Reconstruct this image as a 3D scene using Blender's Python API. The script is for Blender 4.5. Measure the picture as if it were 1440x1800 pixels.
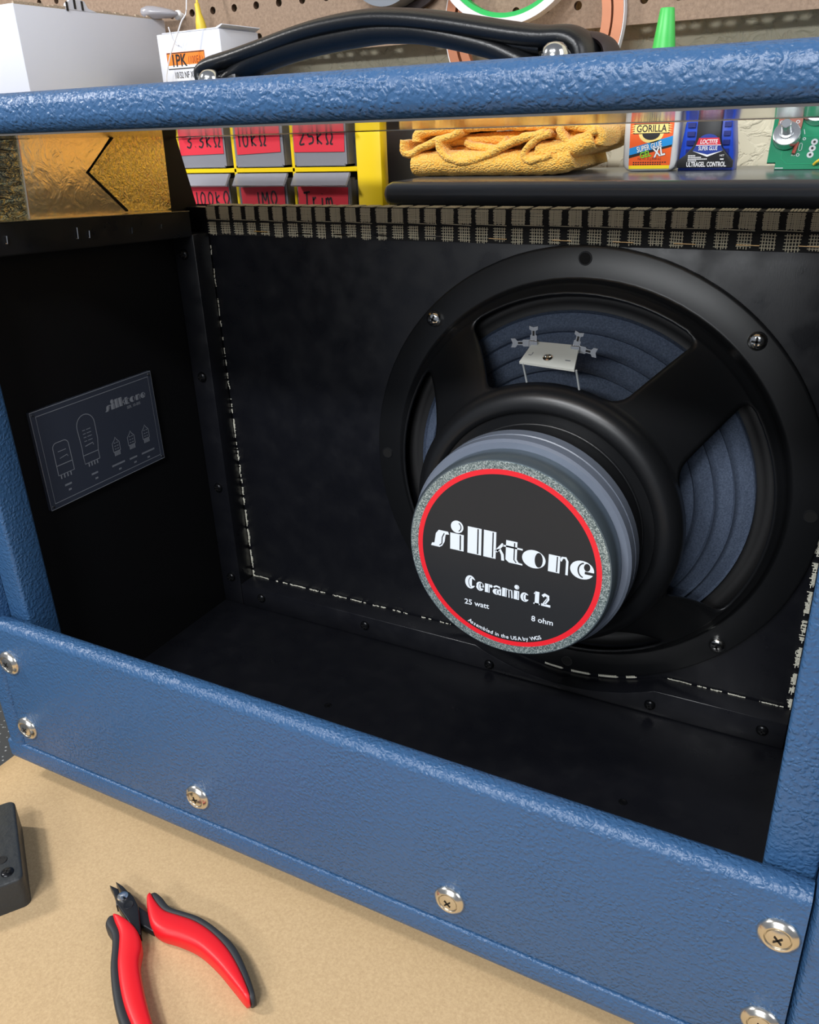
import bpy, bmesh, math, random
from mathutils import Vector, Matrix
random.seed(7)
PI = math.pi
for o in list(bpy.data.objects): bpy.data.objects.remove(o)
SC = bpy.context.scene
COL = SC.collection

# ------------------------------------------------------------------ camera
cam_d = bpy.data.cameras.new('camera'); cam = bpy.data.objects.new('camera', cam_d); COL.objects.link(cam)
RM = ((0.8835987657733267, -0.1672282690680762, 0.43736475297896243),
      (0.466894919340288, 0.38553168174588764, -0.7958482623367432),
      (-0.03552964140094432, 0.9074139234079907, 0.41873334735513673))
m = Matrix(RM).to_4x4(); m.translation = (0.4767, -0.5271, 0.3928)
cam.matrix_world = m
cam_d.sensor_fit = 'HORIZONTAL'; cam_d.sensor_width = 36; cam_d.lens = 36 * 1480.23 / 1440
cam_d.clip_start = 0.01; cam_d.clip_end = 50
SC.camera = cam
# ------------------------------------------------------------------ light and exposure
SC.view_settings.view_transform = 'Standard'; SC.view_settings.look = 'None'
SC.view_settings.gamma = 1; SC.view_settings.use_curve_mapping = False
SC.view_settings.exposure = 0.0
w = bpy.data.worlds.new('workshop_ambience'); SC.world = w; w.use_nodes = True
w.node_tree.nodes['Background'].inputs[0].default_value = (0.80, 0.86, 1.0, 1)
w.node_tree.nodes['Background'].inputs[1].default_value = 0.26
def area(name, loc, target, sx, sy, power, color=(1, 1, 1)):
    l = bpy.data.lights.new(name, 'AREA'); l.shape = 'RECTANGLE'; l.size = sx; l.size_y = sy; l.energy = power; l.color = color
    o = bpy.data.objects.new(name, l); COL.objects.link(o); o.location = loc
    o.rotation_euler = (Vector(target) - Vector(loc)).to_track_quat('-Z', 'Y').to_euler()
    return o
area('tube_light_left', (-0.95, -0.62, 1.15), (0.2, -0.2, 0.1), 0.05, 0.26, 12, (1.0, 0.97, 0.93))
area('tube_light_far', (0.30, -2.30, 1.02), (0.25, -0.1, 0.15), 1.1, 0.12, 17, (0.95, 0.98, 1.0))
area('tube_light_near', (0.02, -1.30, 1.28), (0.25, -0.1, 0.15), 0.30, 0.10, 11, (0.97, 0.98, 1.0))
area('tube_light_near', (0.52, -1.30, 1.28), (0.25, -0.1, 0.15), 0.30, 0.10, 11, (0.97, 0.98, 1.0))

area('fill_light_right', (2.1, -0.5, 1.3), (0.1, 0.0, 0.3), 0.9, 0.9, 13, (0.96, 0.97, 1.0))  # added soft fill that brightens the big white box's right face

# ------------------------------------------------------------------ materials
def lin(c): return tuple(((v / 255) / 12.92 if v / 255 <= 0.04045 else ((v / 255 + 0.055) / 1.055) ** 2.4) for v in c) + (1,)
def mat(name, rgb, rough=0.5, metal=0, spec=0.5, trans=0, coat=0, alpha=1, ior=1.5):
    m = bpy.data.materials.new(name); m.use_nodes = True; b = m.node_tree.nodes['Principled BSDF']
    b.inputs['Base Color'].default_value = lin(rgb); b.inputs['Roughness'].default_value = rough
    b.inputs['Metallic'].default_value = metal; b.inputs['Specular IOR Level'].default_value = spec
    b.inputs['Transmission Weight'].default_value = trans; b.inputs['Coat Weight'].default_value = coat
    b.inputs['Alpha'].default_value = alpha; b.inputs['IOR'].default_value = ior
    return m
def nd(m, t, **kw):
    n = m.node_tree.nodes.new(t)
    for k, v in kw.items():
        if k in n.inputs.keys(): n.inputs[k].default_value = v
        else: setattr(n, k, v)
    return n
def ln(m, a, ao, b, bi): m.node_tree.links.new(a.outputs[ao], b.inputs[bi])
def B(m): return m.node_tree.nodes['Principled BSDF']
def coords(m, scale=(1, 1, 1)):
    tc = nd(m, 'ShaderNodeTexCoord'); mp = nd(m, 'ShaderNodeMapping'); mp.inputs['Scale'].default_value = scale
    ln(m, tc, 'Object', mp, 'Vector'); return mp
def noise(m, src, scale, detail=3, rough=0.5, dist=0):
    n = nd(m, 'ShaderNodeTexNoise'); n.inputs['Scale'].default_value = scale; n.inputs['Detail'].default_value = detail
    n.inputs['Roughness'].default_value = rough; n.inputs['Distortion'].default_value = dist
    ln(m, src, 'Vector', n, 'Vector'); return n
def bump(m, hn, ho, dist, strength=1.0):
    b = nd(m, 'ShaderNodeBump'); b.inputs['Distance'].default_value = dist; b.inputs['Strength'].default_value = strength
    ln(m, hn, ho, b, 'Height'); ln(m, b, 'Normal', B(m), 'Normal'); return b
def ramp(m, src, so, stops):
    r = nd(m, 'ShaderNodeValToRGB'); el = r.color_ramp.elements
    while len(el) < len(stops): el.new(0.5)
    for e, (p, c) in zip(el, stops): e.position = p; e.color = c
    ln(m, src, so, r, 'Fac'); return r
def math_n(m, op, a, ao, b=None, bo=None, val=None):
    n = nd(m, 'ShaderNodeMath', operation=op); ln(m, a, ao, n, 0)
    if b is not None: ln(m, b, bo, n, 1)
    if val is not None: n.inputs[1].default_value = val
    return n

def tolex(name, rgb, scale=450, depth=0.00048, stretch=(1, 1, 1)):
    m = mat(name, rgb, 0.36, spec=0.5); mp = coords(m, stretch)
    wn = noise(m, mp, 190, 3)
    mx = nd(m, 'ShaderNodeMixRGB', blend_type='ADD'); mx.inputs['Fac'].default_value = 0.0052
    ln(m, mp, 'Vector', mx, 'Color1'); ln(m, wn, 'Color', mx, 'Color2')
    v = nd(m, 'ShaderNodeTexVoronoi', feature='SMOOTH_F1'); v.inputs['Scale'].default_value = scale; v.inputs['Smoothness'].default_value = 0.35
    ln(m, mx, 'Color', v, 'Vector')
    r = ramp(m, v, 'Distance', [(0.1, (1, 1, 1, 1)), (0.75, (0, 0, 0, 1))]); r.color_ramp.interpolation = 'EASE'
    n2 = noise(m, mp, 620, 3, 0.6)
    s = math_n(m, 'MULTIPLY', n2, 'Fac', val=0.7); a = math_n(m, 'ADD', r, 'Color', s, 'Value')
    n3 = noise(m, mp, 26, 2); r3 = ramp(m, n3, 'Fac', [(0.35, (0.6, 0.6, 0.6, 1)), (0.65, (1, 1, 1, 1))]); a2 = math_n(m, 'MULTIPLY', a, 'Value', r3, 'Color')
    bump(m, a2, 'Value', depth, 0.9)
    return m
M_TOLEX = tolex('blue_vinyl', (52, 88, 128))
def black_paint():
    m = mat('black_paint', (20, 21, 26), 0.33, spec=0.5); mp = coords(m)
    n = noise(m, mp, 60, 4); r = ramp(m, n, 'Fac', [(0.35, (0.27, 0.27, 0.27, 1)), (0.7, (0.46, 0.46, 0.46, 1))]); ln(m, r, 'Color', B(m), 'Roughness')
    n2 = noise(m, coords(m, (1, 1, 0.25)), 1400, 2); bump(m, n2, 'Fac', 0.00006, 0.5); return m
M_BLACK = black_paint()
M_SIDE = mat('flat_black_lining', (12, 12, 14), 0.55, spec=0.3)
M_BLACK2 = mat('matte_black', (12, 12, 13), 0.6)
def grained(name, rgb, rough, sc, d, metal=0, spec=0.5, detail=3):
    m = mat(name, rgb, rough, metal, spec); mp = coords(m); n = noise(m, mp, sc, detail); bump(m, n, 'Fac', d, 0.6); return m
M_BASKET = grained('satin_black_steel', (20, 21, 23), 0.36, 2500, 0.00003)
def cone_mat():
    m = mat('paper_cone', (74, 84, 100), 0.75, spec=0.3); mp = coords(m); n = noise(m, mp, 900, 4, 0.7)
    r = ramp(m, n, 'Fac', [(0.3, lin((54, 64, 82))), (0.7, lin((90, 102, 122)))]); ln(m, r, 'Color', B(m), 'Base Color'); bump(m, n, 'Fac', 0.0002, 0.5); return m
M_CONE = cone_mat()
M_FERRITE = grained('grey_ferrite', (112, 120, 134), 0.34, 120, 0.0003)
M_ZINC = grained('zinc_plate', (120, 135, 145), 0.35, 700, 0.00005, metal=0.7)
def glitter():
    m = mat('silver_glitter', (150, 165, 165), 0.35, metal=0.5); mp = coords(m)
    v = nd(m, 'ShaderNodeTexVoronoi'); v.inputs['Scale'].default_value = 1700; ln(m, mp, 'Vector', v, 'Vector')
    r = ramp(m, v, 'Color', [(0.15, lin((88, 104, 106))), (0.5, lin((140, 156, 156))), (0.85, lin((215, 226, 224)))]); ln(m, r, 'Color', B(m), 'Base Color')
    bump(m, v, 'Color', 0.0001, 0.5); return m
M_GLIT = glitter()
M_RED = mat('label_red', (238, 40, 52), 0.4)
M_LBLACK = mat('label_black', (40, 41, 43), 0.42)
M_LWHITE = mat('label_white', (232, 240, 248), 0.45)
M_CHROME = mat('chrome', (225, 225, 222), 0.14, metal=1)
M_NICKEL = mat('nickel', (228, 224, 214), 0.22, metal=1)
M_DSCREW = mat('blackened_screw', (26, 27, 30), 0.25, metal=0.6)
M_BEIGE = mat('cloth_thread', (212, 205, 180), 0.8)
M_PALE = mat('cloth_thread_pale', (228, 226, 210), 0.8)
M_WBACK = grained('black_weave', (18, 18, 19), 0.8, 1200, 0.0003)
M_TAG = mat('fibre_board', (214, 216, 208), 0.6)
def foil(name, rgb, s1, d1, s2=160, d2=0.0003, rough=0.2, st=(1, 1, 1)):
    m = mat(name, rgb, rough, metal=1); mp = coords(m, st); n = noise(m, mp, s1, 3, 0.55, 1.2); b1 = bump(m, n, 'Fac', d1, 0.8)
    n2 = noise(m, mp, s2, 4); b2 = nd(m, 'ShaderNodeBump'); b2.inputs['Distance'].default_value = d2; b2.inputs['Strength'].default_value = .8
    ln(m, n2, 'Fac', b2, 'Height'); ln(m, b2, 'Normal', b1, 'Normal'); return m
M_FOIL = foil('shield_foil', (248, 232, 200), 90, 0.0003, 350, 0.00008)
M_FOILC = foil('crinkled_foil', (200, 205, 190), 170, 0.0022, 420, 0.0004, 0.16, (1, .5, 1.6))
M_FOILY = foil('crinkled_foil_yellow_reflection', (252, 226, 150), 330, 0.0007, 700, 0.0002)  # yellow stands in for the drawer frame mirrored in the foil
M_FOILT = foil('top_foil', (215, 205, 190), 22, 0.0001, 60, 0.00004, 0.10)
def acrylic():
    m = mat('clear_acrylic', (200, 205, 215), 0.08, trans=1.0, ior=1.45); return m
M_ACRYL = mat('acrylic_grey_reflection', (62, 68, 82), 0.2, spec=0.6)  # clear plate; its grey reflection is put into an opaque base colour
M_ENGR = mat('engraved_line', (150, 156, 166), 0.6)
M_ACEDGE = mat('acrylic_edge', (120, 126, 132), 0.3)
M_RUBBER = grained('black_rubber', (20, 20, 21), 0.6, 900, 0.0001)
def vinyl_handle():
    m = mat('black_handle_vinyl', (17, 18, 20), 0.34); mp = coords(m); n = noise(m, mp, 1100, 3, .6); bump(m, n, 'Fac', 0.00018, 0.6); return m
M_HANDLE = vinyl_handle()
def kraft():
    m = mat('kraft_paper', (196, 166, 124), 0.72, spec=0.25); mp = coords(m); n = noise(m, mp, 640, 5, .75)
    r = ramp(m, n, 'Fac', [(0.3, lin((178, 150, 112))), (0.6, lin((196, 168, 128))), (0.85, lin((208, 182, 144)))]); ln(m, r, 'Color', B(m), 'Base Color')
    n2 = noise(m, mp, 9, 3, .5, .8); bump(m, n2, 'Fac', 0.002, 0.35); return m
M_KRAFT = kraft()
def speckle(name, base, dot, sc=260, th=0.16):
    m = mat(name, base, 0.4); mp = coords(m); v = nd(m, 'ShaderNodeTexVoronoi'); v.inputs['Scale'].default_value = sc; ln(m, mp, 'Vector', v, 'Vector')
    r = ramp(m, v, 'Distance', [(th, lin(dot)), (th + .06, lin(base))]); ln(m, r, 'Color', B(m), 'Base Color'); return m
M_BENCH = speckle('speckled_laminate', (52, 56, 62), (150, 154, 158))
def pegmat():
    m = mat('hardboard_brown', (140, 118, 98), 0.7); mp = coords(m); n = noise(m, mp, 350, 5, .7)
    r = ramp(m, n, 'Fac', [(0.3, lin((126, 104, 86))), (0.7, lin((160, 136, 114)))]); ln(m, r, 'Color', B(m), 'Base Color'); return m
M_PEG = pegmat()
def wallmat():
    m = mat('cream_plaster', (214, 206, 180), 0.6); mp = coords(m); n = noise(m, mp, 75, 4, .55, .6)
    r = ramp(m, n, 'Fac', [(0.44, (0, 0, 0, 1)), (0.55, (1, 1, 1, 1))]); bump(m, r, 'Color', 0.0016, 0.6); return m
M_WALL = wallmat()
M_FLOOR = grained('concrete_floor', (120, 118, 114), 0.7, 12, 0.001)
M_WHITECARD = grained('white_card', (214, 216, 224), 0.55, 700, 0.00004)
M_YEL = mat('yellow_plastic', (244, 208, 12), 0.38)
M_CLEARP = mat('cloudy_plastic', (196, 196, 204), 0.25, trans=0.6, ior=1.45)
M_REDTAPE = mat('red_masking_tape', (222, 44, 62), 0.6)
M_INK = mat('black_marker', (42, 24, 30), 0.6)
M_DKPL = grained('dark_plastic', (34, 34, 38), 0.42, 300, 0.0001)
M_CASE = grained('satin_black_case', (96, 102, 110), 0.24, 120, 0.00004)
def terry():
    m = mat('orange_terry', (250, 190, 80), 0.9, spec=0.1); mp = coords(m, (1, 1, 1.3)); v = nd(m, 'ShaderNodeTexVoronoi'); v.inputs['Scale'].default_value = 620
    ln(m, mp, 'Vector', v, 'Vector'); r = ramp(m, v, 'Distance', [(0.0, lin((255, 218, 122))), (0.75, lin((255, 188, 78)))]); ln(m, r, 'Color', B(m), 'Base Color')
    iv = math_n(m, 'MULTIPLY', v, 'Distance', val=-1.0); bump(m, iv, 'Value', 0.0009, 1.0)
    B(m).inputs['Sheen Weight'].default_value = 0.3; return m
M_TERRY = terry()
M_BOTTLE = mat('milky_bottle', (226, 227, 226), 0.3, trans=0.25)
M_ORANGE = mat('label_orange', (240, 96, 28), 0.45)
M_CREAM = mat('label_cream', (246, 218, 130), 0.45)
M_SKY = mat('label_sky_blue', (22, 142, 214), 0.45)
M_LIME = mat('label_green', (140, 214, 40), 0.45)
M_LYEL = mat('label_yellow', (250, 222, 30), 0.45)
M_WHITE = mat('print_white', (240, 240, 240), 0.5)
M_PBLACK = mat('print_black', (24, 24, 24), 0.5)
M_GREENCAP = mat('green_cap', (70, 196, 88), 0.4)
M_BLUEPL = mat('royal_blue_plastic', (28, 70, 190), 0.32)
M_NAVY = mat('label_navy', (36, 62, 150), 0.4)
M_LRED = mat('label_crimson', (216, 44, 62), 0.4)
M_SHRBLK = mat('black_sleeve', (32, 33, 35), 0.4)
M_PCB = mat('green_solder_mask', (8, 122, 84), 0.35)
M_TRACE = mat('pcb_trace', (16, 150, 102), 0.35)
M_SOLDER = mat('pale_solder', (215, 220, 220), 0.3, metal=0.5)
M_POTB = mat('brown_phenolic', (150, 92, 78), 0.5)
M_ALU = mat('turned_aluminium', (205, 208, 210), 0.25, metal=0.9)
M_REDRES = mat('brick_red_body', (150, 62, 48), 0.4)
M_GTAPE = mat('green_tape', (36, 178, 84), 0.4)
M_WTAPE = mat('white_liner', (226, 224, 226), 0.5)
M_CTAPE = grained('copper_tape', (196, 132, 100), 0.35, 60, 0.0002, metal=0.5)
M_GREYTAPE = mat('grey_tape', (120, 126, 134), 0.4)
M_YCLIP = mat('yellow_boot', (226, 196, 56), 0.45)
M_BROWNC = mat('dark_brown_strap', (44, 32, 32), 0.5)
M_PRED = grained('red_grip', (222, 24, 34), 0.42, 900, 0.00004)
M_PBLK = grained('black_grip', (40, 42, 45), 0.55, 1200, 0.00006)
M_TOOL = grained('blackened_tool_steel', (44, 45, 48), 0.35, 700, 0.00005, metal=0.6)
M_STICK = mat('sticker_orange', (242, 128, 36), 0.5)

# ------------------------------------------------------------------ geometry helpers
def new(): return bmesh.new()
def setm(bm, faces, i):
    for f in faces: f.material_index = i
def box(bm, x0, x1, y0, y1, z0, z1, mi=0, bev=0, seg=2, mtx=None):
    vs = [bm.verts.new(p) for p in ((x0, y0, z0), (x1, y0, z0), (x1, y1, z0), (x0, y1, z0), (x0, y0, z1), (x1, y0, z1), (x1, y1, z1), (x0, y1, z1))]
    fs = [bm.faces.new([vs[i] for i in q]) for q in ((0, 3, 2, 1), (4, 5, 6, 7), (0, 1, 5, 4), (1, 2, 6, 5), (2, 3, 7, 6), (3, 0, 4, 7))]
    if mtx is not None:
        for v in vs: v.co = mtx @ v.co
    if bev:
        es = list({e for f in fs for e in f.edges}); r = bmesh.ops.bevel(bm, geom=es, offset=bev, segments=seg, affect='EDGES', profile=0.5)
        fs = list({f for v in bm.verts if v.is_valid for f in v.link_faces if f.material_index == 0}) if False else [f for f in fs if f.is_valid] + list(r['faces'])
    setm(bm, fs, mi); return fs
def prism(bm, pts, axis, lo, hi, mi=0):
    """polygon in the plane perpendicular to axis (other two axes in order), extruded lo..hi"""
    def P(a, b, t): return (t, a, b) if axis == 0 else ((a, t, b) if axis == 1 else (a, b, t))
    a = [bm.verts.new(P(p[0], p[1], lo)) for p in pts]; b = [bm.verts.new(P(p[0], p[1], hi)) for p in pts]
    n = len(pts); fs = [bm.faces.new(a), bm.faces.new(list(reversed(b)))]
    for i in range(n): fs.append(bm.faces.new((a[i], b[i], b[(i + 1) % n], a[(i + 1) % n])))
    setm(bm, fs, mi); bmesh.ops.recalc_face_normals(bm, faces=fs); return fs
def bevel_where(bm, pred, off, seg=4):
    es = [e for e in bm.edges if pred(e.verts[0].co, e.verts[1].co)]
    bmesh.ops.bevel(bm, geom=es, offset=off, segments=seg, affect='EDGES', profile=0.5)
def frame_for(d):
    d = Vector(d).normalized(); up = Vector((0, 0, 1)) if abs(d.z) < 0.95 else Vector((0, 1, 0))
    x = d.cross(up).normalized(); return x, x.cross(d).normalized()
def sweep(bm, path, prof, mi=0, closed=False, caps=True, side=None, scales=None):
    """prof: list of (a,b) offsets; a along side, b along the other normal"""
    path = [Vector(p) for p in path]; n = len(path); rings = []
    for i, p in enumerate(path):
        if closed: d = path[(i + 1) % n] - path[i - 1]
        else: d = path[min(i + 1, n - 1)] - path[max(i - 1, 0)]
        if side is not None: x = Vector(side); z = d.normalized().cross(x).normalized()
        else: x, z = frame_for(d)
        s = scales[i] if scales else 1
        rings.append([bm.verts.new(p + x * a * s + z * b * s) for a, b in prof])
    k = len(prof); fs = []
    for i in range(n if closed else n - 1):
        r0, r1 = rings[i], rings[(i + 1) % n]
        for j in range(k): fs.append(bm.faces.new((r0[j], r0[(j + 1) % k], r1[(j + 1) % k], r1[j])))
    if caps and not closed: fs.append(bm.faces.new(list(reversed(rings[0])))); fs.append(bm.faces.new(rings[-1]))
    setm(bm, fs, mi); bmesh.ops.recalc_face_normals(bm, faces=fs); return fs
def circ(rx, rz=None, n=12):
    rz = rx if rz is None else rz
    return [(rx * math.cos(2 * PI * i / n), rz * math.sin(2 * PI * i / n)) for i in range(n)]
def tube(bm, path, r, mi=0, n=8, closed=False, scales=None): return sweep(bm, path, circ(r, n=n), mi, closed, scales=scales)
def smooth_path(pts, sub=6, closed=False):
    pts = [Vector(p) for p in pts]; n = len(pts); out = []
    rng = range(n if closed else n - 1)
    for i in rng:
        if closed: p0, p1, p2, p3 = pts[i - 1], pts[i], pts[(i + 1) % n], pts[(i + 2) % n]
        else: p0, p1, p2, p3 = pts[max(i - 1, 0)], pts[i], pts[i + 1], pts[min(i + 2, n - 1)]
        for k in range(sub):
            t = k / sub; out.append(0.5 * ((2 * p1) + (-p0 + p2) * t + (2 * p0 - 5 * p1 + 4 * p2 - p3) * t * t + (-p0 + 3 * p1 - 3 * p2 + p3) * t ** 3))
    if not closed: out.append(pts[-1])
    return out
def lathe(bm, prof, c, axis=(0, -1, 0), n=32, mi=0, mis=None):
    """prof: (r, h) with h along axis from c"""
    ax = Vector(axis).normalized(); u, v = frame_for(ax); c = Vector(c); rings = []
    for r, h in prof:
        if r < 1e-7: rings.append([bm.verts.new(c + ax * h)])
        else: rings.append([bm.verts.new(c + ax * h + (u * math.cos(2 * PI * i / n) + v * math.sin(2 * PI * i / n)) * r) for i in range(n)])
    fs = []
    for k in range(len(rings) - 1):
        a, b = rings[k], rings[k + 1]; mm = mis[k] if mis else mi
        for i in range(n):
            j = (i + 1) % n
            if len(a) == 1 and len(b) == 1: continue
            if len(a) == 1: f = bm.faces.new((a[0], b[j], b[i]))
            elif len(b) == 1: f = bm.faces.new((a[i], a[j], b[0]))
            else: f = bm.faces.new((a[i], a[j], b[j], b[i]))
            f.material_index = mm; fs.append(f)
    bmesh.ops.recalc_face_normals(bm, faces=fs); return fs
def thing(name, label, cat, loc=(0, 0, 0), group=None):
    o = bpy.data.objects.new(name, None); COL.objects.link(o); o.location = loc; o['label'] = label; o['category'] = cat
    o.empty_display_size = 0.02
    if group: o['group'] = group
    return o
def obj(name, bm, mats, parent=None, loc=None, smooth=True, ang=40, label=None):
    """bm is in world coordinates; the object's origin is the parent thing's (or loc)"""
    if not isinstance(mats, (list, tuple)): mats = [mats]
    base = Vector((0, 0, 0)); pr = parent
    while pr is not None: base += Vector(pr.location); pr = pr.parent
    L = Vector(loc) if loc else base
    for v in bm.verts: v.co -= L
    me = bpy.data.meshes.new(name); 
    if smooth:
        for f in bm.faces: f.smooth = True
        for e in bm.edges:
            if len(e.link_faces) == 2:
                try: e.smooth = e.calc_face_angle() < math.radians(ang)
                except ValueError: pass
    bm.to_mesh(me); bm.free()
    for mm in mats: me.materials.append(mm)
    o = bpy.data.objects.new(name, me); COL.objects.link(o); o.location = L - base
    if parent is not None: o.parent = parent
    if label: o['label'] = label
    return o
def tag(o, label, cat, group=None):
    o['label'] = label; o['category'] = cat
    if group: o['group'] = group
    return o
def struct(name, bm, m, **k):
    o = obj(name, bm, m, **k); o['kind'] = 'structure'; return o
def copy_tree(o, parent=None):
    c = o.copy(); COL.objects.link(c); c.parent = parent
    for ch in list(o.children): copy_tree(ch, c)
    return c

# flat lettering --------------------------------------------------------------
def T_front(cx, cz, y, rot=0.0, tilt=None):
    """2-D (mm) -> a plane facing -y"""
    c, s = math.cos(rot), math.sin(rot)
    return lambda a, b, e=0: Vector((cx + (a * c - b * s) / 1000, y - e / 1000, cz + (a * s + b * c) / 1000))
def poly(bm, T, pts, mi=0, e=0.0):
    f = bm.faces.new([bm.verts.new(T(a, b, e)) for a, b in pts]); f.material_index = mi; return f
def rect(bm, T, x0, x1, z0, z1, mi=0, e=0.0): return poly(bm, T, [(x0, z0), (x1, z0), (x1, z1), (x0, z1)], mi, e)
def ell(bm, T, cx, cz, rx, rz, mi=0, e=0.0, a0=0, a1=360, n=28):
    return poly(bm, T, [(cx + rx * math.cos(math.radians(a0 + (a1 - a0) * i / n)), cz + rz * math.sin(math.radians(a0 + (a1 - a0) * i / n))) for i in range(n + (0 if a1 - a0 == 360 else 1))], mi, e)
def stroke(bm, T, pts, wd, mi=0, e=0.0, closed=False):
    """flat ribbon along 2-D polyline"""
    n = len(pts); L = []; R = []
    for i in range(n):
        if closed: a, b = pts[i - 1], pts[(i + 1) % n]
        else: a, b = pts[max(i - 1, 0)], pts[min(i + 1, n - 1)]
        dx, dz = b[0] - a[0], b[1] - a[1]; l = math.hypot(dx, dz) or 1; nx, nz = -dz / l * wd / 2, dx / l * wd / 2
        L.append(bm.verts.new(T(pts[i][0] + nx, pts[i][1] + nz, e))); R.append(bm.verts.new(T(pts[i][0] - nx, pts[i][1] - nz, e)))
    for i in range(n if closed else n - 1):
        j = (i + 1) % n; f = bm.faces.new((L[i], R[i], R[j], L[j])); f.material_index = mi
def arc(cx, cz, rx, rz, a0, a1, n=10): return [(cx + rx * math.cos(math.radians(a0 + (a1 - a0) * i / n)), cz + rz * math.sin(math.radians(a0 + (a1 - a0) * i / n))) for i in range(n + 1)]
def text(bm, T, s, size, x, z, mi=0, e=0.0, xs=1.0, bold=0.0, align='LEFT', shear=0.0):
    """built-in font outlines turned into faces; size in mm (cap height ~0.7 size)"""
    cu = bpy.data.curves.new('t', 'FONT'); cu.body = s; cu.size = 1; cu.offset = bold; cu.align_x = align; cu.shear = shear; cu.resolution_u = 3
    o = bpy.data.objects.new('t', cu); COL.objects.link(o)
    bpy.context.view_layer.update(); dg = bpy.context.evaluated_depsgraph_get(); me = o.evaluated_get(dg).to_mesh()
    vs = [bm.verts.new(T(x + v.co.x * size * xs, z + v.co.y * size, e)) for v in me.vertices]
    wd = max([v.co.x for v in me.vertices] or [0]) * size * xs
    for p in me.polygons:
        try: f = bm.faces.new([vs[i] for i in p.vertices]); f.material_index = mi
        except ValueError: pass
    o.evaluated_get(dg).to_mesh_clear(); bpy.data.objects.remove(o); bpy.data.curves.remove(cu)
    return wd

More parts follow.
